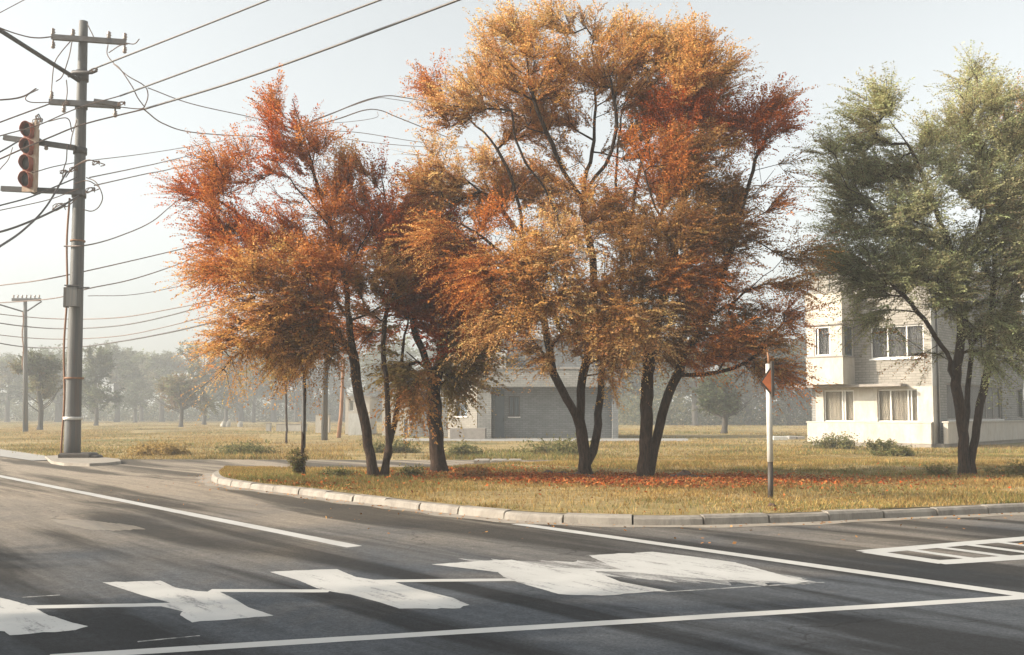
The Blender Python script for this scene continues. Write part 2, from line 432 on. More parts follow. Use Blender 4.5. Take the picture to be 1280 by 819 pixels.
# lawn: ruled surface from the kerb back
back_px = [(276, 592.3), (300, 591), (380, 589), (500, 588), (600, 587.5), (692, 585)]
back_pts = [gp(*q) for q in back_px] + [Vector((2.2, 31.5, 0)), Vector((6, 35, 0)), Vector((14, 37, 0)), Vector((26, 38, 0)), Vector((45, 40, 0)), Vector((60, 42, 0))]
NU, NV = 200, 24
bk, _ = catmull(back_pts, NU)
fr = []
for i, p in enumerate(kerb_pts):
    t2 = (kerb_pts[min(i+1, 199)] - kerb_pts[max(i-1, 0)]).normalized(); fr.append(p + Vector((-t2.y, t2.x, 0))*0.17)
def vnoise(x, y, s, seed=0):
    return (np.sin(x*s*1.3+seed+1.7*np.sin(y*s*0.9+seed*2)) + np.sin(y*s*1.1+seed*3+1.3*np.sin(x*s*0.7+seed)) + 0.6*np.sin((x+y)*s*2.1+seed))/2.6
def lawn_pt(u, v):
    """u, v arrays in 0..1 -> xyz"""
    u = np.atleast_1d(u); v = np.atleast_1d(v)
    A = np.array([tuple(p) for p in fr]); B = np.array([tuple(p) for p in bk])
    fi = u*(NU-1); i0 = np.minimum(fi.astype(int), NU-2); t = (fi-i0)[:, None]
    a = A[i0]*(1-t)+A[i0+1]*t; b = B[i0]*(1-t)+B[i0+1]*t
    p = a*(1-v[:, None]) + b*v[:, None]
    isl = np.clip((0.62-u)/0.12, 0, 1)
    zb = 0.012*(1-isl) + 0.04*isl
    z = 0.125*(1-v) + zb*v + 0.03*np.sin(np.pi*v)*(1+vnoise(p[:, 0], p[:, 1], 1.1)) + 0.10*np.sin(np.pi*v)*(1-isl)
    p[:, 2] = z
    return p
uu, vv = np.meshgrid(np.linspace(0, 1, NU), np.linspace(0, 1, NV), indexing='ij')
lv = lawn_pt(uu.ravel(), vv.ravel())
idx = np.arange(NU*NV).reshape(NU, NV)
lf = np.stack([idx[:-1, :-1], idx[1:, :-1], idx[1:, 1:], idx[:-1, 1:]], -1).reshape(-1, 4)
# skirt of the lawn's back edge down to the road
sk = lv.reshape(NU, NV, 3)[:, -1].copy(); sk[:, 2] = 0.0; base = len(lv)
lv = np.vstack([lv, sk]); lf = np.vstack([lf, np.stack([idx[:-1, -1], idx[1:, -1], base+np.arange(1, NU), base+np.arange(NU-1)], -1)])
struct('lawn', np_mesh('lawn', lv, lf, smooth=True), M['soil'])
# short kerb remains at the end of the minor road
k2 = MB()
for (xa, xb) in ((592, 612), (614, 634), (636, 652)):
    a = gp(xa, 580.5); b = gp(xb, 580.3); k2.box((a.x, a.y, 0.0), (b.x, a.y+0.9, 0.13), 0.02)
struct('kerb_remains', k2.mesh('kerb_remains'), M['kerb'])

# painted markings
def line_poly(a, b, wa, wb=None):
    a = Vector(a); b = Vector(b); wb = wb or wa; t = (b-a).normalized(); n = Vector((-t.y, t.x, 0))
    N = max(8, int((b-a).length/0.35)); L, Rr = [], []
    for k in range(N+1):
        p = a.lerp(b, k/N); wd = (wa + (wb-wa)*k/N)/2
        L.append(p + n*(wd + rnd.uniform(-0.006, 0.006))); Rr.append(p - n*(wd + rnd.uniform(-0.006, 0.006)))
    return L, Rr
def line(name, a, b, wd, mat, z=0.0056):
    L, Rr = line_poly(a, b, wd); n = len(L); vs = [(p.x, p.y, z) for p in L+Rr]
    me = bpy.data.meshes.new(name); me.from_pydata(vs, [], [(i, n+i, n+i+1, i+1) for i in range(n-1)]); me.update()
    return struct(name, me, mat)
line('lane_line', gp(-60, 583.5), gp(443, 684), 0.20, M['paint'])
line('lane_line', gp(646, 655.2), gp(1420, 764.5), 0.20, M['paint'], 0.0060)
line('stop_line', gp(60, 823), gp(1276, 747.5), 0.15, M['paint'], 0.0064)
line('stop_line', gp(1276, 747.5), gp(1600, 728), 0.15, M['paint'], 0.0064)
def px_poly(name, px, mat, z, sub=8, jit=0.02):
    pts = []
    n = len(px)
    for i in range(n):
        a = gp(*px[i]); b = gp(*px[(i+1) % n]); m = max(1, int((b-a).length/0.06))
        for k in range(m):
            p = a.lerp(b, k/m); e = rnd.gauss(0, jit*3.2); pts.append((p.x + rnd.gauss(0, jit*0.3) + e*0.6225, p.y + rnd.gauss(0, jit*0.3) - e*0.7826))
    return struct(name, poly_mesh(name, pts, z), mat)
zz = 0.0058
for pp in ([(-90, 746), (0, 748), (18, 752), (40, 759), (60, 770), (90, 779), (110, 784), (95, 789), (12, 795), (5, 790), (-90, 786)],
           [(128, 729), (200, 726.5), (221, 736), (250, 740), (275, 741), (290, 748), (310, 760), (342, 770.5), (240, 779), (225, 770), (228, 765), (195, 757.5), (212, 754), (178, 745)],
           [(336, 715.5), (400, 712.5), (422, 712.5), (444, 722), (470, 726), (492, 728), (520, 737), (565, 748), (586, 757), (575, 761.5), (500, 762), (475, 754), (440, 744.5), (412, 740), (396, 736), (372, 726)],
           [(540, 706.5), (600, 702), (640, 700.5), (690, 711), (740, 713.5), (775, 728), (832, 739), (760, 745.5), (700, 744), (648, 729), (630, 722), (622, 716)],
           [(735, 695), (815, 690.5), (870, 697), (920, 704), (985, 722), (1012, 729), (950, 727), (900, 726), (850, 722), (800, 717.5), (770, 711)]):
    zz += 0.0002; px_poly('road_marking', pp, M['paint_worn'], zz, jit=0.004)
for a_, b_ in (((18, 760), (212, 756.5)), ((262, 739), (412, 739.5)), ((455, 727.2), (650, 725.3)), ((680, 711.5), (800, 714.8))):
    line('thin_marking', gp(*a_), gp(*b_), 0.14, M['paint'], 0.0056)
px_poly('road_marking_smear', [(580, 700), (700, 703), (820, 701), (1000, 722), (1030, 731), (900, 729), (840, 727), (760, 721), (700, 722), (640, 712)], M['paint_faint'], 0.0052, jit=0.03)
line('paint_trace', gp(825, 741), gp(1030, 728.5), 0.035, M['paint_faint'], 0.0052)
line('paint_trace', gp(28, 747.5), gp(75, 744.5), 0.03, M['paint_faint'], 0.0052)
line('paint_trace', gp(172, 803), gp(250, 795.5), 0.03, M['paint_faint'], 0.0052)
px_poly('road_patch', [(60, 648), (110, 651), (165, 657), (182, 662), (150, 664), (110, 662), (75, 655)], M['paint_patch'], 0.0052, jit=0.02)
# hatched island on the right
h0, h1, h2 = gp(1082, 690.5), gp(1172, 704.5), gp(1480, 659)
for (a, b, wd) in ((gp(1080, 690.8), gp(1480, 657), 0.16), (gp(1086, 690.5), gp(1182, 704.5), 0.15), (gp(1170, 704.2), gp(1520, 682), 0.16),
                   (gp(1128, 686.9), gp(1222, 700.4), 0.09), (gp(1165, 683.7), gp(1266, 697.2), 0.09), (gp(1202, 680.6), gp(1306, 694.4), 0.09), (gp(1240, 677.4), gp(1350, 691.4), 0.09), (gp(1280, 674), gp(1396, 688.4), 0.10), (gp(1322, 670.4), gp(1446, 685), 0.10)):
    wd *= 1.6; zz += 0.0002; line('hatch_marking', a, b, wd, M['paint'], zz)
# ------------------------------------------------------------------ buildings
def TL(u, o, z): return (u, -o, z)       # facade in the local plane y = 0, facing -y
def TR(u, o, z): return (o, u, z)        # facade in the local plane x = 0, facing +x
def fbox(mb, T, u0, u1, o0, o1, z0, z1, ch=0.0): mb.box(T(u0, o0, z0), T(u1, o1, z1), ch); return mb
def wall(name, T, u0, u1, z0, z1, ops, mat, parent, depth=0.22):
    """wall face with real openings and reveals; ops = [(u0,u1,z0,z1)]"""
    us = sorted({u0, u1, *[o[0] for o in ops], *[o[1] for o in ops]}); zs = sorted({z0, z1, *[o[2] for o in ops], *[o[3] for o in ops]})
    mb = MB()
    for a, b in zip(us, us[1:]):
        for c, d in zip(zs, zs[1:]):
            cu, cz = (a+b)/2, (c+d)/2
            if any(o[0] < cu < o[1] and o[2] < cz < o[3] for o in ops): continue
            mb.add([T(a, 0, c), T(b, 0, c), T(b, 0, d), T(a, 0, d)], [(0, 1, 2, 3)])
            mb.add([T(a, -depth, c), T(b, -depth, c), T(b, -depth, d), T(a, -depth, d)], [(3, 2, 1, 0)])
    for (a, b, c, d) in [(u0, u1, z0, z1)] + list(ops):
        for q in (((a, c), (b, c)), ((b, c), (b, d)), ((b, d), (a, d)), ((a, d), (a, c))):
            (p1, p2) = q
            mb.add([T(p1[0], 0, p1[1]), T(p2[0], 0, p2[1]), T(p2[0], -depth, p2[1]), T(p1[0], -depth, p1[1])], [(0, 1, 2, 3)])
    return mb.build(name, mat, parent)
def window(T, a, b, c, d, parent, mulls=(), fr=0.06, curtain='curtain', inset=0.08, dark=False, sill=True, label=None, gap=0.0, framemat='trim'):
    mb = MB()
    a2, b2, c2, d2 = a+0.004, b-0.004, c+0.004, d-0.004
    o0, o1 = -inset-0.05, -inset
    fbox(mb, T, a2, a2+fr, o0, o1, c2, d2); fbox(mb, T, b2-fr, b2, o0, o1, c2, d2)
    fbox(mb, T, a2+fr, b2-fr, o0, o1, c2, c2+fr); fbox(mb, T, a2+fr, b2-fr, o0, o1, d2-fr, d2)
    for m in mulls: fbox(mb, T, m-fr*0.45, m+fr*0.45, o0+0.004, o1-0.004, c2+fr, d2-fr)
    f = mb.build('window', M[framemat], parent)
    if label: f['label'] = label
    MB().add([T(a2+fr, -inset-0.03, c2+fr), T(b2-fr, -inset-0.03, c2+fr), T(b2-fr, -inset-0.03, d2-fr), T(a2+fr, -inset-0.03, d2-fr)], [(0, 1, 2, 3)]).build('pane', M['glass'], f)
    # curtain: pleated sheet behind the glass
    n = max(6, int((b-a)*28)); vs, fs = [], []
    oo = -inset-0.14
    for k in range(n+1):
        u = a + (b-a)*k/n; du = 0.02*math.sin(k*1.9) + 0.008*math.sin(k*0.7)
        vs += [T(u, oo+du, c-0.05), T(u+0.02*math.sin(k*0.5), oo+du*0.6, d+0.05)]
        if k: 
            if gap and abs((k/n) - 0.5) < gap: continue
            fs.append((2*k-2, 2*k, 2*k+1, 2*k-1))
    MB().add(vs, fs, True).build('curtain', M[curtain], f)
    if sill:
        s_ = MB(); fbox(s_, T, a-0.05, b+0.05, 0.003, 0.07, c-0.07, c-0.003); s_.build('sill', M['trim'], f)
    return f

# --- right house -------------------------------------------------------
RR = R(-42)
HC = Vector((19.0, 45.0, 0.0))
H = thing('apartment_house', 'three-storey cream and grey brick house with a white corner bay, behind the green tree', 'house', HC, RR)
def loc_r(x, y): return HC.x + x*math.cos(RR) - y*math.sin(RR), HC.y + x*math.sin(RR) + y*math.cos(RR)
def solve(px, f):
    rho = (px-640)/F; lo, hi = f['lo'], f['hi']
    g = lambda t: (lambda q: q[0] - rho*q[1])(loc_r(*f['at'](t)))
    s0 = g(lo) > 0
    for _ in range(60):
        mid = (lo+hi)/2
        if (g(mid) > 0) == s0: lo = mid
        else: hi = mid
    return (lo+hi)/2
lx = lambda px, o=0.0: solve(px, dict(lo=-14, hi=3, at=lambda t: (t, -o)))
ry = lambda px: solve(px, dict(lo=-2, hi=40, at=lambda t: (0, t)))
def zl(y, px):        # height of picture row y on the left facade at column px
    X, Y = loc_r(lx(px), 0); return CAMH + (HZ-y)*Y/F
def zr(y, px):
    X, Y = loc_r(0, ry(px)); return CAMH + (HZ-y)*Y/F
xL = lx(1019); HT = 8.4; DEP = 14.0
z_slab = 2.78
w1 = (lx(1029), lx(1067)); w2 = (lx(1096), lx(1147)); zc, zd = 1.14, 2.66
# ground storey, white render
wall('ground_floor_wall', TL, xL, 0, 0.18, z_slab, [(w1[0], w1[1], zc, zd), (w2[0], w2[1], zc, zd)], M['white'], H)
window(TL, w1[0], w1[1], zc, zd, H, mulls=(lx(1052), lx(1055)), curtain='curtain', sill=False, label='white window with a drawn-back curtain')
window(TL, w2[0], w2[1], zc, zd, H, mulls=(lx(1112), lx(1134), lx(1138)), sill=False)
# upper storeys, brick
u1 = (lx(1089), lx(1156)); za, zb = 4.10, 5.62
wall('brick_wall', TL, xL, -0.02, z_slab+0.003, HT, [(u1[0], u1[1], za, zb)], M['brickA'], H)
window(TL, u1[0], u1[1], za, zb, H, mulls=(lx(1110), lx(1134)), curtain='shade_curtain')
ro = [(ry(1183), ry(1252), 1.25, 2.95)]
wall('grey_brick_wall', TR, 0.9, DEP, 0.18, HT, [(ro[0][0], ro[0][1], 1.25, 2.95), (ry(1270), ry(1279), 1.3, 2.9)], M['brickB'], H)
window(TR, ro[0][0], ro[0][1], 1.25, 2.95, H, mulls=(ry(1205), ry(1234), ry(1243)), curtain='shade_curtain', framemat='slab')
window(TR, ry(1270), ry(1279), 1.3, 2.9, H, curtain='shade_curtain', framemat='slab', sill=False)
cp = MB(); fbox(cp, TR, 0.003, 0.897, -0.3, 0.012, 0.18, z_slab-0.003); cp.build('corner_pier', M['white'], H)
cp = MB(); fbox(cp, TR, 0.003, 0.897, -0.3, 0.008, z_slab+0.003, HT); cp.build('corner_pier', M['white2'], H)
mb = MB(); mb.box((xL+0.02, 0.5, 0.2), (-0.5, DEP-0.3, HT-0.3)); mb.build('interior', M['darkroom'], H)
mb = MB(); mb.box((xL-0.0, DEP, 0.0), (0.0, DEP+0.2, HT)); mb.box((xL-0.2, 0.0, 0.0), (xL-0.003, DEP+0.2, HT)); mb.build('rear_wall', M['brickB'], H)
mb = MB(); mb.box((xL-0.3, -0.12, HT+0.003), (0.12, DEP+0.3, HT+0.28)); mb.build('roof', M['slab'], H)
mb = MB(); mb.box((xL+0.02, -0.42, -0.1), (0.03, 0.03, 0.17)); mb.box((-0.3, 0.04, -0.1), (0.45, DEP, 0.17)); mb.build('plinth', M['concrete'], H)
# terrace parapet
pl = lx(1008, 0.45)
mb = MB(); fbox(mb, TL, pl, 0.05, 0.25, 0.45, 0.18, 1.10, 0.01); fbox(mb, TL, pl-0.05, 0.09, 0.003, 0.47, 1.103, 1.16, 0.01)
fbox(mb, TL, pl, pl+0.2, 0.003, 0.249, 0.18, 1.10); mb.build('parapet', M['white'], H)
mb = MB(); fbox(mb, TR, 0.25, ry(1268), 0.35, 0.55, 0.18, 1.12, 0.01); fbox(mb, TR, ry(1268)-0.2, ry(1268), 0.003, 0.349, 0.18, 1.12); fbox(mb, TR, 0.2, ry(1268)+0.04, 0.30, 0.6, 1.123, 1.18, 0.01)
mb.build('parapet', M['white'], H)
# canopy slab
mb = MB(); fbox(mb, TL, lx(988, 0.7), lx(1126, 0.7), 0.003, 0.75, z_slab+0.003, z_slab+0.12, 0.01); mb.build('canopy_slab', M['slab'], H)
# bay
BO = 1.35
b0, b1 = lx(1008, BO), lx(1069)
def z_at(y, px, o):
    X, Y = loc_r(lx(px, o), -o); return CAMH + (HZ-y)*Y/F
zq = [z_slab+0.13, z_at(447, 1030, BO), z_at(405, 1030, BO), z_at(366, 1030, BO)]
mb = MB(); mb.box((b0, -BO, zq[0]), (b1, -0.003, zq[1]), 0.01); mb.build('bay', M['white'], H)
mb = MB(); mb.box((b0, -BO, zq[2]), (b1, -0.003, zq[3]), 0.01); mb.build('bay', M['white'], H)
for za_, zb_ in ((zq[1]+0.003, zq[1]+0.06), (zq[2]-0.06, zq[2]-0.003), (zq[3]+0.003, zq[3]+0.06)):
    mb = MB(); mb.box((b0-0.04, -BO-0.04, za_), (b1+0.04, -0.004, zb_)); mb.build('bay_trim', M['slab'], H)
def TB(u, o, z): return (u, -BO-o+0.05, z)
def TBR(u, o, z): return (b1+o-0.05, u, z)
zw0, zw1 = zq[1]+0.065, zq[2]-0.065
f0 = lx(1018, BO); f1 = lx(1038, BO)
wall('bay_wall', TB, b0+0.03, b1-0.05, zw0, zw1, [(f0, f1, zw0+0.02, zw1-0.05)], M['white'], H, 0.12)
window(TB, f0, f1, zw0+0.02, zw1-0.05, H, mulls=(lx(1022.5, BO),), curtain='shade_curtain', sill=False, inset=0.03)
wall('bay_wall', TBR, -BO+0.17, -0.01, zw0, zw1, [(-BO+0.35, -0.12, zw0+0.02, zw1-0.05)], M['white'], H, 0.12)
window(TBR, -BO+0.35, -0.12, zw0+0.02, zw1-0.05, H, mulls=(-0.7,), curtain='shade_curtain', sill=False, inset=0.03, framemat='door')
mb = MB(); mb.tube([(0.09, 0.45, 0.2), (0.09, 0.45, HT-0.1)], 0.05, 8)
mb.build('downpipe', M['steel'], H)
mb = MB(); mb.tube([(xL-0.3, -0.19, HT+0.05), (0.15, -0.19, HT+0.05)], 0.07, 8); mb.build('gutter_pipe', M['steel'], H)
# rail on the roof terrace
mb = MB()
for k in range(4): mb.tube([(b0+0.1+k*0.55, -BO+0.1, zq[3]+0.05), (b0+0.1+k*0.55, -BO+0.1, zq[3]+1.05)], 0.025, 6)
mb.tube([(b0+0.1, -BO+0.1, zq[3]+1.05), (b1-0.1, -BO+0.1, zq[3]+1.05)], 0.025, 6); mb.build('railing', M['steel'], H)

# --- middle house ------------------------------------------------------
HM = thing('brick_house', 'low grey brick house with a recessed porch and dark door, behind the tall golden tree', 'house', (0, 62, 0), R(-3))
mx = lambda px, Y=62.0: (px-640)/F*Y
mz = lambda y, Y=62.0: CAMH + (HZ-y)*Y/F
xa, xb, xc, xd = mx(597), mx(614), mx(632), mx(772)
ztop = mz(462); zcan = mz(484)
wall('brick_pier', TL, xa, xb, 0, zcan, [], M['brickB'], HM, 0.4)
def TP(u, o, z): return (u, 1.2-o, z)
wa_, wb_ = mx(634.5), mx(648.5)
wall('porch_wall', TP, mx(614), xd, 0, zcan, [(wa_, wb_, mz(521), mz(495)), (mx(617), mx(629), 0.05, mz(483))], M['brickC'], HM, 0.25)
window(TP, wa_, wb_, mz(521), mz(495), HM, mulls=(mx(641),), curtain='door', fr=0.06, framemat='steel')
dd = MB(); fbox(dd, TP, mx(617)+0.01, mx(629)-0.01, -0.18, -0.1, 0.05, mz(483)-0.01); door = dd.build('door', M['door'], HM)
hn = MB(); hn.tube([TP(mx(628.3), -0.05, 1.05), TP(mx(628.3), -0.05, 1.25)], 0.02, 6); hn.build('handle', M['steel'], door)
mb = MB(); fbox(mb, TL, xa, xd, -1.4, 0.35, zcan+0.003, ztop, 0.01); mb.build('brick_canopy', M['brickB'], HM)
mb = MB(); fbox(mb, TL, xa-0.1, xd+0.1, -1.5, 0.42, ztop+0.003, ztop+0.10, 0.01); mb.build('cornice', M['slab'], HM)
mb = MB(); fbox(mb, TL, xa+0.1, mx(632), -8, 0.05, ztop+0.104, mz(440)); mb.build('upper_storey', M['white2'], HM)
mb = MB(); fbox(mb, TL, mx(632)+0.003, mx(760), -9, -0.9, ztop+0.104, mz(424)); mb.build('upper_storey', M['brickC'], HM)
mb = MB(); fbox(mb, TL, mx(596), mx(764), -9.2, -0.7, mz(424)+0.003, mz(424)+0.2); mb.build('roof', M['slab'], HM)
mb = MB(); mb.box((xa+0.2, 1.5, 0), (xd-0.003, 9, zcan)); mb.build('house_core', M['brickC'], HM)
mb = MB(); fbox(mb, TL, xd-0.35, xd, -1.19, 0.0, 0.0, zcan-0.003); mb.build('brick_pier', M['brickC'], HM)
mb = MB(); fbox(mb, TL, mx(566), mx(609), 0.5, 1.6, 0, mz(535), 0.01); mb.build('planter', M['slab'], HM)
# lit wing, turned towards the sun
W = thing('brick_annex', 'pale sunlit brick annex with one tall window, left of the grey brick house', 'annex', (mx(597), 62.3, 0), R(-34))
def sx(px):            # local x on the wing's front for a picture column
    rho = (px-640)/F; c, s = math.cos(R(-34)), math.sin(R(-34))
    return (rho*62.3 - mx(597))/(c - rho*s)
wz0, wz1 = mz(520.5), mz(495)
wall('annex_wall', TL, sx(560), -0.05, 0, mz(466), [(sx(570), sx(584), wz0, wz1)], M['brickA'], W, 0.25)
window(TL, sx(570), sx(584), wz0, wz1, W, mulls=(sx(575),), curtain='door', fr=0.06, framemat='steel')
mb = MB(); mb.box((sx(560)-0.2, -0.15, mz(466)+0.003), (0.1, 5, mz(466)+0.2)); mb.build('roof', M['slab'], W)
mb = MB(); mb.box((sx(560), 0.26, 0), (-0.06, 5, mz(466))); mb.build('annex_core', M['brickB'], W)

# --- low sheds and wall pieces left of the middle house -------------------
def shed(name, label, cat, px0, px1, ytop, Y, dep, mat, openings=(), roof=True, rz=0, win=True):
    x0, x1 = mx(px0, Y), mx(px1, Y); zt = mz(ytop, Y)
    t = thing(name, label, cat, (x0, Y, 0), rz)
    ops = [(mx(a, Y)-x0, mx(b, Y)-x0, mz(d, Y), mz(c, Y)) for (a, b, c, d) in openings]
    wall('wall', TL, 0, x1-x0, 0, zt, ops, mat, t, 0.2)
    mb = MB(); mb.box((0.003, 0.21, 0), (x1-x0-0.003, dep, zt-0.003)); mb.build('side_walls', mat, t)
    for o in ops:
        if o[2] > 0.3: window(TL, *o, t, curtain='blind', fr=0.06, sill=False)
        else:
            d_ = MB(); fbox(d_, TL, o[0]+0.01, o[1]-0.01, -0.15, -0.08, 0.02, o[3]-0.01); d_.build('door', M['door'], t)
    if roof:
        mb = MB(); mb.box((-0.15, -0.15, zt+0.003), (x1-x0+0.15, dep+0.15, zt+0.12)); mb.build('roof', M['slab'], t)
    return t
shed('brick_shed', 'grey brick shed with a flat roof, between the stout dark tree and the forked tree', 'shed', 512, 560, 503, 66, 5, M['brickB'])
shed('rendered_shed', 'cream rendered shed with a dark doorway, seen just right of the triple-trunk tree', 'shed', 478, 513, 494, 70, 5, M['white'], [(505.5, 510, 524, 549)])
shed('white_hut', 'small white hut with one square window, left of the triple-trunk tree behind', 'hut', 432, 462, 497, 74, 4, M['white'], [(436, 443, 500, 514)])
shed('grey_block_shed', 'low grey block shed standing in front of the small white hut', 'shed', 436, 458, 517, 71, 2.2, M['white2'], roof=False)
for (a, b, yt, Y, lab) in ((395, 412, 519, 80, 'short white garden wall beside the grey utility pole'), (346, 383, 530.5, 88, 'long low white wall behind the thin saplings'), (333, 338, 530, 88, 'tiny white block standing left of the long low white wall')):
    t = thing('garden_wall', lab, 'wall', (mx(a, Y), Y, 0))
    mb = MB(); mb.box((0, 0, -0.05), (mx(b, Y)-mx(a, Y), 0.6, mz(yt, Y)), 0.02); mb.build('wall_body', M['white'], t)
    mb = MB(); mb.box((-0.04, -0.04, mz(yt, Y)+0.003), (mx(b, Y)-mx(a, Y)+0.04, 0.64, mz(yt, Y)+0.06), 0.01); mb.build('coping', M['concrete'], t)
for (px, y, Y, lab) in ((280, 531, 118, 'leftmost of three tiny pale stones below the far trees'), (286, 530.5, 118, 'middle one of three tiny pale stones below the far trees'), (301, 531, 118, 'rightmost of three tiny pale stones below the far trees')):
    p = Vector((mx(px, Y), Y, 0)); mb = MB()
    mb.tube([p + Vector((0, 0, -0.1)), p + Vector((0, 0, 0.3)), p + Vector((0.1, 0, 0.6)), p + Vector((0.12, 0, 0.7))], [0.3, 0.32, 0.24, 0.1], 7)
    tag(mb.build('pale_stone', M['white']), lab, 'stone', 'pale stones below the far trees')
for (px0, px1, yt, Y, lab, mt) in ((966, 984, 545.5, 58, 'pale concrete block beside the white house', 'white2'), (985.5, 994, 545, 60, 'darker concrete block right of the pale one', 'pave'), (996, 1005, 545.5, 60, 'dark squat block nearest the white house', 'slab'),
                               (846, 852, 548.5, 61, 'small flat stone on the lawn edge behind the red tree', 'slab'), (866, 873, 548, 61, 'square stone on the lawn edge right of the flat one', 'slab')):
    mb = MB(); mb.box((mx(px0, Y), Y, -0.03), (mx(px1, Y), Y+0.7, mz(yt, Y)), 0.03); tag(mb.build('concrete_block', M[mt]), lab, 'block', 'blocks on the lawn')

# ------------------------------------------------------------------ utility pole
PB = gp(90, 575); PY = PB.y
def pz(y): return CAMH + (HZ-y)*PY/F*1.0
def on(x, y, Y=None): return P(x, y, Y or PY)
up = thing('utility_pole', 'tall weathered utility pole with crossarms at the road corner, foreground left', 'utility pole', (PB.x, PB.y, 0))
def loc(v): return Vector(v) - Vector((PB.x, PB.y, 0))
top = on(104.5, 27); mb = MB(); n = 18
pts = [loc(PB).lerp(loc(top), k/n) for k in range(n+1)]; pts[0].z = -0.2
mb.tube(pts, [0.265 - 0.125*k/n for k in range(n+1)], 20); mb.build('shaft', M['pole'], up)
def pole_at(y):
    t = (pz(y))/top.z; return loc(PB).lerp(loc(top), max(0, min(1, t)))
def arm(name, pxa, pxb, rad, mat='steel', dY=-0.25, sq=True):
    a = loc(on(*pxa, PY+dY)); b = loc(on(*pxb, PY+dY)); d = (b-a).normalized(); u = Vector((0, 0, 1)); s_ = d.cross(u).normalized(); u = s_.cross(d)
    vs = []
    for p in (a, b):
        for (i, j) in ((-1, -1), (1, -1), (1, 1), (-1, 1)): vs.append(p + s_*rad*i*0.8 + u*rad*j)
    mb = MB(); mb.add(vs, [(0, 1, 2, 3), (7, 6, 5, 4), (0, 4, 5, 1), (1, 5, 6, 2), (2, 6, 7, 3), (3, 7, 4, 0)])
    return mb.build(name, M[mat], up)
arm('crossarm', (65, 46.5), (157, 53), 0.085); arm('crossarm', (62, 127.5), (150, 132.5), 0.09)
arm('crossarm', (118, 126.5), (148, 130.5), 0.07, dY=-0.5)
arm('signal_arm', (5, 172), (94, 185), 0.085); arm('signal_arm', (2, 236), (104, 240.5), 0.085)
mb = MB(); mb.tube([loc(on(-160, -58, PY-5)), loc(on(0, 38, PY-2)), loc(on(99, 101, PY-0.15))], 0.075, 10); mb.build('bracing_strut', M['steel'], up)
def insulator(x, y, h=0.42, dY=-0.25, down=False):
    p = loc(on(x, y, PY+dY)); s_ = -1 if down else 1; mb = MB()
    prof = [(0, .03), (.1, .03), (.14, .075), (.2, .05), (.26, .085), (.32, .05), (.38, .075), (.44, .035)]
    mb.tube([p + Vector((0, 0, s_*(z*h/0.42))) for z, r in prof], [r for z, r in prof], 10); mb.build('insulator', M['porcelain'], up)
for a in ((66, 47), (91, 48), (136, 51), (156, 53)): insulator(*a, h=0.30); 
for a in ((66.5, 50), (156, 56), (80, 130), (144, 136)): insulator(*a, h=0.28, down=True)
insulator(64, 126, 0.3); insulator(58, 176, 0.3, down=True)
# brackets, clamps and bands
for y, r, h, mt in ((88, 0.21, 0.35, 'steel'), (473, 0.30, 0.06, 'wood'), (523, 0.31, 0.10, 'whitepost'), (300, 0.24, 0.05, 'wood'), (185, 0.22, 0.22, 'steel'), (240, 0.23, 0.25, 'steel'), (127, 0.20, 0.2, 'steel')):
    c = pole_at(y); mb = MB(); mb.tube([c + Vector((0, 0, -h/2)), c + Vector((0, 0, h/2))], r, 18); mb.build('band', M[mt], up)
mb = MB(); c = pole_at(88)
mb.tube([c + Vector((-0.42, -0.1, -0.05)), c + Vector((-0.2, -0.2, 0.05)), c + Vector((0.45, -0.3, 0.02)), c + Vector((0.62, -0.3, 0.06))], [0.04, 0.09, 0.06, 0.03], 8); mb.build('cable_clamp', M['steel'], up)
# junction box
c = pole_at(372); mb = MB(); mb.box((c.x-0.10, c.y-0.52, c.z-0.33), (c.x+0.24, c.y-0.24, c.z+0.33), 0.03); jb = mb.build('junction_box', M['pole'], up)
mb = MB(); mb.box((c.x-0.16, c.y-0.56, c.z+0.333), (c.x+0.28, c.y-0.2, c.z+0.37)); mb.box((c.x+0.25, c.y-0.45, c.z+0.26), (c.x+0.6, c.y-0.38, c.z+0.31)); mb.build('box_lid', M['steel'], jb)
mb = MB(); mb.box((c.x-0.22, c.y-0.47, c.z-0.36), (c.x-0.11, c.y-0.27, c.z+0.3)); mb.build('box_bracket', M['black'], jb)
mb = MB(); mb.tube([pole_at(y) + Vector((-0.29+0.03*math.sin(y), -0.1, 0)) for y in range(570, 240, -12)], 0.035, 8); mb.build('conduit', M['wood'], up)
mb = MB(); b = Vector((0, 0, 0)); mb.box((b.x-0.26, b.y-0.45, 0.05), (b.x+0.75, b.y+0.3, 0.24), 0.05); mb.box((b.x+0.5, b.y-0.42, 0.05), (b.x+0.98, b.y+0.1, 0.17), 0.04); mb.build('footing', M['black'], up)
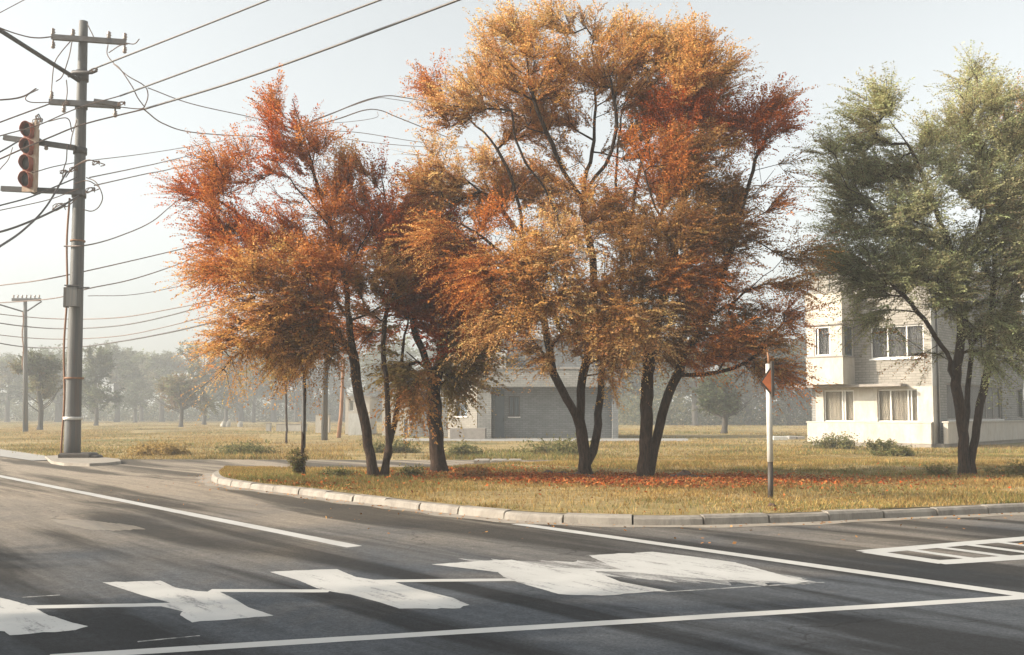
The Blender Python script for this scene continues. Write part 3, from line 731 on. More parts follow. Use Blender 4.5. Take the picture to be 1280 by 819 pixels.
# loose drop cables, each its own part
def cable(name, pts, r, mat, parent=None, sag=0.0, n=14, Ys=None, seg=6):
    """pts: (x, y, depth) picture points made real at their depth; smooth curve through them"""
    pp = [on(*q) for q in pts]; q = [pp[0]*2-pp[1]] + pp + [pp[-1]*2-pp[-2]]; out = []
    for i in range(1, len(q)-2):
        a, b, c_, d = q[i-1:i+3]
        for k in range(n):
            t = k/n; out.append(0.5*((2*b) + (c_-a)*t + (2*a-5*b+4*c_-d)*t*t + (3*b-a-3*c_+d)*t**3) - Vector((0, 0, sag*4*t*(1-t))))
    out.append(pp[-1])
    if parent is not None: out = [loc(v) for v in out]
    mb = MB(); mb.tube(out, r, seg, caps=False); return mb.build(name, M[mat], parent)
D = PY-0.4
for pts in ([(88, 52, D), (76, 66, D-.2), (68, 80, D-.2), (65, 105, D), (64, 126, D)], [(90, 52, D), (86, 72, D-.2), (78, 95, D), (70, 102, D)], [(109, 30, D), (114, 40, D), (117, 46, D)],
            [(135, 56, D), (134, 68, D-.3), (142, 79, D-.4), (150, 86, D-.5), (165, 108, D-.6), (172, 122, D-.4), (180, 133, D)], [(142, 80, D), (160, 95, D-.5), (180, 107, D-.5), (185, 118, D-.3), (182, 130, D), (176, 136, D), (150, 134, D)],
            [(108, 222, D), (120, 228, D-.3), (128, 245, D-.4), (124, 258, D-.3), (115, 264, D), (104, 262, D)], [(48, 112, D), (36, 118, D-.2), (32, 124, D-.2), (40, 128, D-.1), (62, 128, D)],
            [(84, 180, D), (83, 200, D), (80, 210, D), (78, 222, D)], [(83, 100, D), (84, 115, D), (82, 130, D)], [(157, 54, D), (168, 55, D), (174, 49, D-.2)],
            [(60, 152, D-.3), (84, 148, D-.3), (90, 165, D)], [(97, 205, D), (110, 200, D-.4), (122, 203, D-.4), (131, 206, D-.4), (126, 208, D-.3)], [(84, 216, D), (95, 207, D-.3), (108, 202, D-.3)],
            [(92, 230, D), (108, 226, D-.3), (118, 230, D-.3), (124, 236, D-.3), (110, 240, D)], [(82, 222, D), (88, 214, D), (98, 206, D)], [(136, 66, D), (150, 57, D-.3), (160, 55, D)],
            [(65, 262, D-.3), (76, 256, D-.3), (84, 258, D-.2), (98, 246, D)], [(44, 150, D-.3), (47, 145, D-.3), (50, 152, D-.3), (48, 160, D-.3)], [(96, 150, D), (90, 170, D-.1), (88, 185, D)]):
    cable('drop_cable', pts, 0.018, 'cable_thin', up, seg=5)
for (x, y, r_) in ((74, 259, .13), (120, 204, .07), (113, 238, .09), (47, 152, .10), (152, 130, .07), (92, 212, .08), (118, 88, .06), (82, 130, .06), (79, 215, .06)):
    mb = MB(); c = loc(on(x, y, D-.2)); pts = [c + Vector((math.cos(a)*r_*1.6, 0.05*math.sin(3*a), math.sin(a*1.3)*r_)) for a in [k*0.55 for k in range(24)]]
    mb.tube(pts, 0.016, 5); mb.build('cable_coil', M['cable_thin'], up)
# concrete apron round the pole
ap = [gp(56, 573), gp(64, 580), gp(80, 582.6), gp(112, 583.2), gp(136, 582), gp(152, 580), gp(150, 577), gp(128, 574.5), gp(100, 572.5), gp(74, 572)]
mb = MB(); nA = len(ap); mb.add([(p.x, p.y, 0) for p in ap] + [(p.x*0.985 + PB.x*0.015, p.y*0.985 + PB.y*0.015, 0.085) for p in ap], [tuple(range(nA, 2*nA))] + [(i, (i+1) % nA, nA+(i+1) % nA, nA+i) for i in range(nA)])
struct('pavement_corner', mb.mesh('pavement_corner'), M['concrete'])

# ------------------------------------------------------------------ traffic light
tlc = on(37.5, 196, PY-0.55)
tl = thing('traffic_light', 'traffic light with four orange-hooded lamps on a tan plate, on the tall pole', 'traffic light', tlc, R(-4))
mb = MB(); mb.box((-0.34, 0.02, -1.16), (0.30, 0.10, 1.16), 0.02); mb.box((0.22, -0.10, -1.20), (0.30, 0.018, 1.24), 0.01); mb.box((-0.05, 0.103, -1.0), (0.2, 0.32, 1.0), 0.03); mb.build('backplate', M['signal_plate'], tl)
for k, z in enumerate((0.86, 0.30, -0.25, -0.80)):
    n = 26; ro_, ri_ = 0.255, 0.232; Lh = 0.40; vs, fs = [], []
    for i in range(n):
        a = 2*math.pi*i/n; ca, sa = math.cos(a), math.sin(a)
        cut = 0.16*max(0, -sa)       # lower lip is shorter
        for (r_, y) in ((ro_, 0.018), (ro_, -Lh+cut), (ri_, -Lh+cut), (ri_, 0.0)): vs.append((ca*r_-0.02, y, sa*r_+z))
    for i in range(n):
        j = (i+1) % n
        for q in range(3): fs.append((i*4+q, i*4+q+1, j*4+q+1, j*4+q))
    mb = MB(); mb.add(vs, fs, True); hd = mb.build('hood', M['orange'], tl); hd.data.materials.append(M['hood_inside'])
    for f_ in hd.data.polygons: f_.material_index = 1 if f_.index % 3 == 2 else 0
    vs = [(-0.02, -0.20, z)]; fs = []
    for ring, (r_, y) in enumerate(((0.09, -0.192), (0.17, -0.17), (0.2315, -0.13))):
        for i in range(n): a = 2*math.pi*i/n; vs.append((math.cos(a)*r_-0.02, y, math.sin(a)*r_+z))
    for i in range(n):
        j = (i+1) % n; fs.append((0, 1+j, 1+i))
        for ring in range(2): fs.append((1+ring*n+i, 1+ring*n+j, 1+(ring+1)*n+j, 1+(ring+1)*n+i))
    mb = MB(); mb.add(vs, fs, True); mb.build('lamp', M['lens'], tl)
tl.scale = (0.76, 0.85, 1.0)
for z in (0.62, -1.06):
    mb = MB(); mb.box((-0.12, 0.325, z-0.1), (0.16, 0.55, z+0.1), 0.01); mb.build('mounting_bracket', M['steel'], tl)
mb = MB(); mb.tube([(0.2, 0.05, 1.24), (0.2, 0.0, 1.36), (0.34, 0.0, 1.42), (0.4, 0.05, 1.3), (0.28, 0.05, 1.25)], 0.03, 8); mb.build('hanger', M['steel'], tl)

# ------------------------------------------------------------------ overhead cables
def wire(pts, r, mat, label, sag=0.0, n=14, group='overhead cables'):
    return tag(cable('overhead_cable', pts, r, mat, None, sag, n, seg=6), label, 'cable', group)
wire([(112, 88, 32.6), (335, 0, 27), (620, -118, 21.6)], 0.030, 'cable', 'uppermost thick black cable running from the tall pole to the upper right')
wire([(150, 120, 32.4), (475, 0, 25), (760, -112, 20.4)], 0.030, 'cable', 'middle thick black cable of the three running to the upper right')
wire([(182, 136, 32.4), (320, 93, 29), (573, 0, 24.2), (800, -90, 20)], 0.034, 'cable', 'lowest thick black cable of the three running to the upper right')
wire([(182, 136, 32.4), (106, 155, 32.2), (62, 172, 31.6), (22, 189, 31), (-60, 226, 30)], 0.024, 'cable_thin', 'rusty cable crossing behind the traffic light towards the left edge')
wire([(150, 120, 32.4), (98, 135, 32.2), (49, 156, 31.4), (0, 170, 30), (-60, 188, 29)], 0.018, 'cable_thin', 'thin cable passing just above the traffic light to the left edge')
wire([(62, 130, 32.5), (0, 153, 30), (-80, 184, 27)], 0.022, 'cable_thin', 'cable from the second crossarm down to the left edge')
wire([(45, 111, 32.4), (28, 121, 31), (0, 125, 30), (-60, 126, 28)], 0.026, 'cable_thin', 'rusty drooping cable with a loose end left of the pole top')
wire([(65, 46, 32.5), (48, 47.5, 31.5), (30, 45, 31), (0, 35, 29.5), (-50, 12, 27)], 0.022, 'cable_thin', 'slack cable from the top crossarm tip to the left edge')
wire([(-40, 38, 30), (0, 16, 32), (34, -2, 34), (80, -26, 37)], 0.014, 'cable_thin', 'faint cable crossing the top left corner of the sky')
wire([(84, 214, 32.4), (58, 258, 30), (30, 287, 28), (0, 308, 26), (-60, 345, 23)], 0.032, 'cable', 'thick black cable slanting steeply down left under the traffic light')
wire([(98, 245, 32.4), (70, 262, 31), (35, 278, 29.4), (0, 290, 28), (-70, 306, 25)], 0.032, 'cable', 'thick black cable sagging from the lower signal arm to the left edge')
wire([(96, 222, 32.4), (75, 231, 31), (36, 247, 29.4), (0, 257, 28), (-60, 273, 26)], 0.022, 'cable', 'dark cable passing close below the lower signal arm')
wire([(98, 236, 32.4), (60, 250, 31), (0, 263, 28), (-60, 276, 26)], 0.014, 'cable_thin', 'thin pale cable just under the one below the signal arm')
wire([(24, 176, 30), (0, 190, 28.5), (-50, 215, 26)], 0.024, 'cable', 'short dark cable leaving the upper signal arm to the left edge')
wire([(16, 184, 30), (10, 200, 30), (0, 212, 29.5), (-20, 240, 29)], 0.014, 'cable_thin', 'thin hanging cable left of the traffic light')
wire([(40, 216, 32), (97, 203, 34), (233, 184, 48), (420, 150, 80)], 0.016, 'cable_thin', 'faint cable rising gently behind the tall pole at signal height')
wire([(112, 222, 32.6), (175, 209, 40), (240, 194, 50), (420, 150, 90)], 0.020, 'cable_thin', 'upper of the paired thin cables running right from the signal arm')
wire([(118, 232, 32.6), (180, 218, 40), (250, 203, 50), (420, 162, 90)], 0.020, 'cable_thin', 'lower of the paired thin cables running right from the signal arm')
wire([(80, 308, 32.8), (112, 306, 33), (150, 295, 38), (190, 277, 43), (222, 251, 50), (300, 190, 62)], 0.024, 'cable_thin', 'sagging cable curving up from the band on the pole to the red tree')
wire([(-60, 366, 55), (0, 357, 50), (84, 344, 46), (245, 307, 60), (330, 285, 70)], 0.028, 'cable_thin', 'thin cable passing behind the pole just above the junction box')
wire([(-60, 382, 60), (60, 374, 55), (110, 361, 52), (170, 348, 56), (240, 324, 64), (320, 292, 74)], 0.030, 'cable_thin', 'thin cable crossing the pole at the junction box')
wire([(110, 370, 60), (170, 368, 62), (240, 354, 68), (330, 330, 78)], 0.020, 'cable_thin', 'faint cable right of the junction box')
wire([(-40, 388, 84), (30, 396, 85), (84, 399, 84), (150, 397, 80), (210, 387, 76), (268, 375, 72), (340, 355, 70)], 0.040, 'cable_thin', 'uppermost sagging cable of the bundle below the junction box')
wire([(-40, 398, 84), (30, 408, 85), (84, 411, 84), (150, 407, 80), (210, 395, 76), (272, 377, 72), (340, 352, 70)], 0.050, 'cable', 'darker cable second in the bundle below the junction box')
wire([(-40, 414, 84), (30, 422, 85), (84, 424, 84), (150, 420, 80), (210, 408, 76), (272, 391, 72), (340, 368, 70)], 0.036, 'cable_thin', 'thin cable third in the bundle below the junction box')
wire([(-40, 422, 84), (33, 434, 85), (95, 434, 82), (150, 427, 72), (210, 416, 64), (265, 403, 58), (340, 382, 54)], 0.048, 'cable', 'lowest and darkest sagging cable of the bundle above the far trees')
wire([(185, 110, 33), (240, 130, 36), (320, 148, 40), (420, 172, 48), (520, 183, 58), (620, 186, 70)], 0.018, 'cable_thin', 'thin cable falling gently right towards the golden tree')
wire([(180, 137, 33), (205, 155, 35), (245, 166, 38), (330, 171, 44), (420, 172, 52)], 0.022, 'cable_thin', 'slack cable dropping from the long black one into the red tree')
wire([(380, 156, 48), (420, 140, 50), (455, 126, 52), (482, 120, 54), (505, 122, 56), (560, 132, 60)], 0.030, 'cable_thin', 'upper hump-backed cable between the red tree and the golden tree')
wire([(385, 160, 48), (425, 148, 50), (455, 138, 52), (475, 138, 54), (500, 148, 56), (560, 172, 60)], 0.030, 'cable_thin', 'lower hump-backed cable between the red tree and the golden tree')
wire([(388, 152, 48), (430, 136, 50), (470, 123, 52), (490, 124, 54), (515, 128, 56)], 0.018, 'cable_thin', 'frayed strand doubling the upper hump-backed cable')
wire([(395, 155, 48), (440, 152, 51), (470, 147, 53), (472, 140, 54)], 0.014, 'cable_thin', 'slack loop under the lower hump-backed cable')
wire([(395, 163, 50), (450, 166, 54), (520, 177, 60), (600, 186, 66)], 0.020, 'cable_thin', 'straight thin cable below the hump-backed ones')
wire([(880, 228, 60), (950, 232, 62), (1030, 234, 64), (1120, 232, 66)], 0.026, 'cable_thin', 'level cable between the golden tree and the green tree')

# far pole, grey pole, leaning post
FB = gp(32, 540); FY = FB.y
fp = thing('utility_pole', 'distant slim utility pole with a T-shaped top, left edge of the field', 'utility pole', (FB.x, FB.y, 0))
def lf_(x, y, dY=0): return P(x, y, FY+dY) - Vector((FB.x, FB.y, 0))
mb = MB(); mb.tube([(0, 0, -0.2), lf_(31.5, 375)], [0.23, 0.15], 12); mb.build('shaft', M['pole'], fp)
mb = MB(); a, b = lf_(17, 375.5), lf_(53, 376.5); mb.box((a.x, -0.35, a.z-0.10), (b.x, -0.2, a.z+0.14)); mb.build('crossarm', M['steel'], fp)
mb = MB(); mb.tube([lf_(-40, 366, -2), lf_(0, 381), lf_(30, 390)], 0.07, 6); mb.build('brace', M['steel'], fp)
mb = MB(); mb.tube([lf_(34, 389), lf_(52, 377)], 0.06, 6); mb.build('brace', M['steel'], fp)
for k in range(7):
    p = lf_(19+k*5.3, 375); mb = MB(); mb.tube([(p.x, -0.28, p.z+0.12), (p.x, -0.28, p.z+0.38)], [0.05, 0.09], 6); mb.build('insulator', M['porcelain'], fp)
mb = MB(); mb.tube([lf_(28.5+0.8*math.sin(k), 390+k*6, -0.3) for k in range(13)], 0.05, 6); mb.build('conduit', M['wood'], fp)
GB = gp(405.5, 550.5)
t = thing('utility_pole', 'plain grey pole standing behind the sapling, under the red tree', 'utility pole', (GB.x, GB.y, 0))
mb = MB(); mb.tube([(0, 0, -0.2), (0, 0, 5.5), (0, 0, 7.2)], [0.19, 0.16, 0.15], 12); mb.build('shaft', M['pole'], t)
mb = MB(); mb.tube([(0, 0, 6.9), (0, 0, 7.24)], 0.19, 12); mb.build('cap', M['steel'], t)
LB = gp(423, 547.5)
mb = MB(); tp = P(428.5, 470, LB.y); mb.tube([(LB.x, LB.y, -0.2), (LB.x*0.6+tp.x*0.4+0.06, LB.y, tp.z*0.4), tuple(tp), tuple(tp + (tp-LB)*0.3)], [0.15, 0.12, 0.10, 0.08], 8)
tag(mb.build('wooden_post', M['wood']), 'leaning orange-brown wooden post in front of the white hut', 'post')

# ------------------------------------------------------------------ road sign on the verge
sb = gp(963, 625, 0.10)
sg = thing('road_sign', 'black and white post with a small folded orange triangle on top, on the grass verge', 'road sign', (sb.x, sb.y, 0.08))
zt_ = CAMH + (HZ-455)*sb.y/F - 0.08
zs = lambda y: CAMH + (HZ-y)*sb.y/F - 0.08
mb = MB(); mb.tube([(0, 0, -0.15), (0.008, 0, zs(577))], 0.044, 14); mb.build('post_base', M['black'], sg)
mb = MB(); mb.tube([(0.008, 0, zs(577)+0.002), (0.0, 0, zs(455))], [0.050, 0.044], 14); mb.build('post', M['whitepost'], sg)
tri = [(-0.155, zs(478)), (0.055, zs(455.5)), (0.055, zs(497))]
def triprism(s_, y0, y1, ang=R(8)):
    cx = sum(p[0] for p in tri)/3; cz = sum(p[1] for p in tri)/3
    q = [(cx+(x-cx)*s_, cz+(z-cz)*s_) for x, z in tri]
    return [(x, y0, z) for x, z in q] + [(x, y1, z) for x, z in q], [(0, 1, 2), (5, 4, 3), (0, 3, 4, 1), (1, 4, 5, 2), (2, 5, 3, 0)]
mb = MB(); mb.add(*triprism(1.0, -0.062, -0.047)); mb.build('sign_back', M['black'], sg)
mb = MB(); mb.add(*triprism(0.74, -0.072, -0.063)); mb.build('sign_face', M['sign'], sg)
mb = MB(); mb.box((0.022, -0.13, zs(496)), (0.062, 0.10, zs(452)), 0.01); mb.build('sign_edge', M['black'], sg)
mb = MB(); mb.tube([(0.02, 0, zs(454)), (0.0, -0.02, zs(446)), (-0.012, 0, zs(440))], [0.03, 0.022, 0.008], 8); mb.build('finial', M['wood'], sg)
# ------------------------------------------------------------------ trees
def tube_tree(V, par, rad, mat, name, parent, nmin=4):
    """V: (n,3) node positions, par: parent index (-1 root), rad: radii -> one mesh of tapered tubes"""
    n = len(V); ch = [[] for _ in range(n)]
    for i, p in enumerate(par):
        if p >= 0: ch[p].append(i)
    mb = MB(); stack = [i for i in range(n) if par[i] < 0]; done = set()
    starts = [(i, None) for i in stack]
    while starts:
        s_, pr = starts.pop(); chain = []; rr = []
        if pr is not None: chain.append(V[pr]); rr.append(min(rad[pr]*0.8, rad[s_]*1.25))
        i = s_
        while True:
            chain.append(V[i]); rr.append(rad[i])
            if not ch[i]: break
            k = max(ch[i], key=lambda q: rad[q])
            for q in ch[i]:
                if q != k: starts.append((q, i))
            i = k
        if len(chain) > 1:
            r0 = max(rr); ns = 12 if r0 > 0.09 else 8 if r0 > 0.04 else 5 if r0 > 0.018 else 3
            mb.tube(chain, rr, ns, caps=False)
    return mb.build(name, mat, parent)

def smooth_path(pts, step):
    pts = [np.array(p, float) for p in pts]; q = [2*pts[0]-pts[1]] + pts + [2*pts[-1]-pts[-2]]; out = []
    for i in range(1, len(q)-2):
        a, b, c, d = q[i-1:i+3]; m = max(2, int(np.linalg.norm(c-b)/step))
        for k in range(m):
            t = k/m; out.append(0.5*((2*b)+(c-a)*t+(2*a-5*b+4*c-d)*t*t+(3*b-a-3*c+d)*t**3))
    out.append(pts[-1]); return out

def build_tree(name, label, base_px, base_z, limbs, lobes, base_r, leaf_len=0.048, n_attr=700, sprays_per=6, leaves_per=42, spray_len=0.84,
               cat='tree', group=None, depth=None, droop=0.25, upw=0.35, seed=1, bark='bark', leaf='leaf', xy=None, step=0.28, gaps=True, fw=0.085):
    """limbs: [(attach, [(x,y,dY),...]), ...] picture points around the tree's own depth; lobes: (x,y,rx,ry,colour[,dY,rY])"""
    rg = np.random.default_rng(seed); rd = random.Random(seed)
    B = gp(base_px[0], base_px[1], base_z) if xy is None else Vector((xy[0], xy[1], base_z)); Y0 = B.y
    pxm = F/Y0
    root = thing(name, label, cat, (B.x, B.y, base_z), 0, group)
    W_ = lambda x, y, dY=0.0: np.array(P(x, y, Y0+dY) - B)
    V = [np.array([0, 0, -0.15])]; par = [-1]; floor_r = [0.0]
    # traced limbs
    for li in limbs:
        pts = [W_(*p) for p in li]
        near = 0
        if li is not limbs[0]:
            A = np.array(V); near = int(np.argmin(((A-pts[0])**2).sum(1)))
            if pts[0][2] < 0.3: near = 0
        else: near = 0
        sp = smooth_path(pts, 0.22)
        prev = near; isbase = (li is limbs[0]) or near == 0 or pts[0][2] < 0.9; r0_ = base_r*(0.78 if isbase else 0.24)
        for k, p in enumerate(sp):
            if k == 0 and near != 0: continue
            p = p + rg.normal(0, 0.012, 3); V.append(p); par.append(prev); prev = len(V)-1; floor_r.append(r0_*(1-0.90*(k/len(sp))**0.7))
    n_tr = len(V)
    # attractors in lobes
    wts = np.array([l[2]*l[3] for l in lobes], float); wts /= wts.sum()
    att, acol = [], []
    for l, wt in zip(lobes, wts):
        k = max(4, int(n_attr*wt)); rx, ry = l[2]/pxm, l[3]/pxm
        dY = l[5] if len(l) > 5 else rd.uniform(-1.0, 1.0); rY = l[6] if len(l) > 6 else 0.9*(rx+ry)/2
        c = W_(l[0], l[1], dY)
        u = rg.normal(size=(k, 3)); u /= np.linalg.norm(u, axis=1)[:, None]; r_ = rg.random(k)**0.45
        att.append(c + u*r_[:, None]*np.array([rx, rY, ry])); acol += [l[4]]*k
    att = np.vstack(att); acol = np.array(acol)
    ok = att[:, 2] > 0.9
    if gaps:
        q_ = att + seed*3.1; nz = np.sin(q_[:, 0]*2.3 + 1.4*np.sin(q_[:, 2]*1.9)) + np.sin(q_[:, 2]*2.6 + 1.3*np.sin(q_[:, 1]*2.1)) + np.sin(q_[:, 1]*2.4 + 1.5*np.sin(q_[:, 0]*1.7))
        ok &= nz > -1.05
    att = att[ok]; acol = acol[ok]
    tr = np.array(V); d0 = np.min(np.linalg.norm(att[:, None, :]-tr[None, 3:, :], axis=2), axis=1)
    order = np.argsort(d0); cap = n_tr + len(att)*14; NV_ = np.zeros((cap, 3)); NV_[:n_tr] = tr
    plen = np.zeros(cap); dirs = np.zeros((cap, 3)); n = n_tr
    for i in range(1, n_tr):
        s_ = V[i]-V[par[i]]; L = np.linalg.norm(s_); plen[i] = plen[par[i]]+L; dirs[i] = s_/max(L, 1e-6)
    low = tr[:, 2] < 1.0
    tips = []
    for ai in order:
        a = att[ai]; dv = a - NV_[:n]; dist = np.linalg.norm(dv, axis=1)
        cosang = (dv*dirs[:n]).sum(1)/np.maximum(dist, 1e-6)
        cost = dist*(1.15 - 0.35*cosang) + 0.10*plen[:n] + np.where(dv[:, 2] < 0, -dv[:, 2]*0.4, 0); cost[:n_tr][low] += 5
        j = int(np.argmin(cost)); p0 = NV_[j]; L = dist[j]; m = max(1, int(L/step))
        t0 = dirs[j]*0.6 + dv[j]/max(L, 1e-6)*0.6 + np.array([0, 0, 0.15]); t0 = t0/np.linalg.norm(t0)*L
        t1 = dv[j]/max(L, 1e-6) + np.array([0, 0, 0.25]); t1 = t1*L*0.9
        prev = j; pp = p0
        for k in range(1, m+1):
            t = k/m; h1 = 2*t**3-3*t*t+1; h2 = t**3-2*t*t+t; h3 = -2*t**3+3*t*t; h4 = t**3-t*t
            q = h1*p0+h2*t0+h3*a+h4*t1
            if k < m: q = q + rg.normal(0, 0.02, 3)
            if n >= cap: break
            NV_[n] = q; par.append(prev); s_ = q-pp; l_ = np.linalg.norm(s_); plen[n] = plen[prev]+l_; dirs[n] = s_/max(l_, 1e-6); pp = q; prev = n; n += 1
        tips.append((prev, ai))
    NV_ = NV_[:n]
    # pipe model radii
    e = 2.35; acc = np.zeros(n); rt = 0.006
    kids = np.zeros(n, int)
    for i in range(1, n): kids[par[i]] += 1
    # parents always precede children
    for i in range(n-1, 0, -1):
        if kids[i] == 0: acc[i] = rt**e
        acc[par[i]] += acc[i]
    rad = acc**(1/e); rb = max(rad[1:n_tr].max(), 1e-6); f = base_r/rb
    rad = rt + (rad-rt)*f*np.clip((rad/rb), 0, 1)**0.12; rad[0] = rad[1:n_tr].max()
    rad[:n_tr] = np.maximum(rad[:n_tr], np.array(floor_r))
    # root flare
    for i in range(1, n_tr):
        z = NV_[i, 2]
        if z < 0.5: rad[i] *= 1 + 0.45*(max(0, 0.5-z)/0.5)**2
    rad[0] *= 0.6
    tube_tree(NV_, par, rad, M[bark], 'trunk', root)
    # leaf sprays
    tip_i = np.array([t[0] for t in tips]); tip_c = acol[[t[1] for t in tips]]
    # extra emitters: mid-branch nodes close to tips
    em_p, em_d, em_c = [], [], []
    for (i, ai) in tips:
        j = i; k = 0
        while j >= n_tr and k < 4:
            em_p.append(NV_[j]); em_d.append(dirs[j]); em_c.append(acol[ai]); j = par[j]; k += 1
            if j < 0: break
    em_p = np.array(em_p); em_d = np.array(em_d); em_c = np.array(em_c)
    tot = len(tips)*sprays_per; pick = rg.integers(0, len(em_p), tot)
    p0 = em_p[pick]; d = em_d[pick]; c = em_c[pick]
    cen = np.array([0, 0, NV_[:, 2].mean()*0.75]); ro_ = p0-cen; ro_ /= np.linalg.norm(ro_, axis=1)[:, None]
    d = d*0.80 + ro_*0.50 + rg.normal(0, 0.30, (tot, 3)) + np.array([0, 0, upw]); d /= np.linalg.norm(d, axis=1)[:, None]
    Ls = spray_len*rg.uniform(0.45, 1.35, tot)
    K = leaves_per; t = (np.arange(K)+0.5)/K
    t = np.clip(t[None, :] + rg.uniform(-0.03, 0.03, (tot, K)), 0, 1)
    pos = p0[:, None, :] + d[:, None, :]*(Ls[:, None]*t)[:, :, None]
    pos[:, :, 2] -= droop*(Ls[:, None]*t**2)
    side = np.cross(d, np.array([0, 0, 1.0])); side /= np.maximum(np.linalg.norm(side, axis=1), 1e-3)[:, None]
    sgn = np.where(np.arange(K) % 2 == 0, 1.0, -1.0)
    ld = side[:, None, :]*sgn[None, :, None]*0.9 + d[:, None, :]*0.65 + rg.normal(0, 0.35, (tot, K, 3)); ld[:, :, 2] -= 0.25
    ld /= np.linalg.norm(ld, axis=2)[:, :, None]
    nrm = rg.normal(0, 0.55, (tot, K, 3)); nrm[:, :, 2] += 0.9
    wd = np.cross(ld, nrm); wd /= np.maximum(np.linalg.norm(wd, axis=2), 1e-4)[:, :, None]
    ll = leaf_len*rg.uniform(0.6, 1.3, (tot, K, 1))*rg.uniform(0.7, 1.35, (tot, 1, 1)); lw = ll*0.26
    sgn_w = sgn[None, :, None]*side[:, None, :]*(fw*(1.15-t)*rg.random((tot, K)))[:, :, None]; pos = pos + sgn_w
    pos[:, :, 2] -= 0.4*np.abs(sgn_w).sum(2)
    a0 = pos; a2 = pos + ld*ll; mid = pos + ld*ll*0.45; a1 = mid + wd*lw; a3 = mid - wd*lw
    verts = np.stack([a0, a1, a2, a3], 2).reshape(-1, 3)
    bright = rg.uniform(0.72, 1.28, (tot, 1))*rg.uniform(0.75, 1.25, (tot, K))
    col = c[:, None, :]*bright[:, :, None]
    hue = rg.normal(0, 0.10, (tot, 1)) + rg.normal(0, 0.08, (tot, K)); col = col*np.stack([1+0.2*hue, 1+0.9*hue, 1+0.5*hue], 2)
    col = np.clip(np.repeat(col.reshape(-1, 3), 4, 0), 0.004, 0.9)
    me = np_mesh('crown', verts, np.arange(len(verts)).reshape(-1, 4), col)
    link('crown', me, M[leaf], root)
    # fine twigs
    sel = rg.random(tot) < 0.6
    e0 = p0[sel]; e1 = e0 + d[sel]*Ls[sel, None]*0.9; e1[:, 2] -= droop*Ls[sel]*0.8; s_ = side[sel]*0.006
    tw = np.stack([e0-s_, e0+s_, e1], 1).reshape(-1, 3)
    s2 = np.cross(s_, e1-e0); s2 = s2/np.maximum(np.linalg.norm(s2, axis=1), 1e-6)[:, None]*0.006
    tw2 = np.stack([e0-s2, e0+s2, e1], 1).reshape(-1, 3)
    tv = np.vstack([tw, tw2]); link('twigs', np_mesh('twigs', tv, np.arange(len(tv)).reshape(-1, 3)), M[bark], root)
    return root

RED = (0.43, 0.110, 0.026); DRED = (0.40, 0.085, 0.022); ORA = (0.52, 0.195, 0.050); AMB = (0.58, 0.315, 0.105); GOL = (0.64, 0.40, 0.165)
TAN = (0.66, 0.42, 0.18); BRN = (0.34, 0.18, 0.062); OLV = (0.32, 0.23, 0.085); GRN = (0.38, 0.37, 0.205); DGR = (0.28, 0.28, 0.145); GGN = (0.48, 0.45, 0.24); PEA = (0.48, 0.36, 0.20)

Q = 1.0
NA = lambda k: int(k*Q)
# red-orange tree, three stems
build_tree('maple_tree', 'red-orange autumn tree with three slender leaning stems, left of the stout dark one', (471, 598), 0.10,
    [[(468, 598), (463, 570, -.1), (458, 540, -.2), (449, 490, -.3), (441, 442, -.3), (436, 400, -.2), (431, 350, 0), (415, 290, .1), (396, 230, .2), (380, 170, .2), (366, 125, .2)],
     [(480, 596), (485, 565, .1), (485, 520, .1), (482, 470, .1), (479, 430, .2), (484, 385, .3), (496, 330, .4), (486, 270, .4), (476, 220, .4)],
     [(482, 575, .1), (490, 545, .3), (497, 505, .5), (500, 470, .6), (505, 430, .8), (515, 370, .9)],
     [(441, 442, -.3), (420, 415, -.5), (398, 392, -.7), (365, 370, -.9), (325, 350, -1.0), (290, 325, -1.0)],
     [(436, 400, -.2), (405, 355, 0), (365, 320, .3), (330, 290, .5), (290, 262, .6), (255, 240, .6)],
     [(431, 350, 0), (450, 310, -.4), (465, 280, -.6), (455, 240, -.6)],
     [(415, 290, .1), (400, 268, -.3), (370, 235, -.5), (345, 200, -.5)]],
    [(362, 165, 24, 60, RED), (368, 112, 8, 26, RED), (345, 140, 10, 32, ORA), (392, 118, 7, 30, ORA), (390, 190, 26, 36, ORA), (350, 230, 42, 36, RED), (300, 240, 42, 34, ORA), (262, 245, 32, 22, RED), (236, 235, 12, 14, ORA), (300, 205, 24, 18, ORA), (268, 205, 14, 14, ORA),
     (330, 290, 62, 38, RED, -.6), (270, 290, 28, 24, ORA), (300, 340, 44, 36, ORA, -1.2), (262, 345, 18, 20, AMB), (330, 395, 46, 44, AMB, -1.4), (290, 430, 24, 24, AMB, -1.4), (285, 462, 12, 10, GOL, -1.4), (350, 345, 50, 44, AMB, -1.6), (385, 300, 48, 46, ORA, -.5), (400, 360, 46, 46, ORA, -1.2),
     (390, 415, 44, 40, BRN, -1), (430, 260, 42, 46, ORA, .3), (440, 215, 22, 24, AMB, .3), (430, 330, 40, 40, ORA, .8), (475, 300, 40, 46, RED, 0), (478, 365, 38, 42, BRN, -.8), (480, 235, 16, 34, RED, .3), (500, 275, 24, 40, ORA, .5), (455, 410, 28, 28, ORA, .6), (370, 450, 26, 16, AMB, -.8), (520, 320, 24, 36, RED, 0)],
    0.110, n_attr=NA(1550), seed=11)
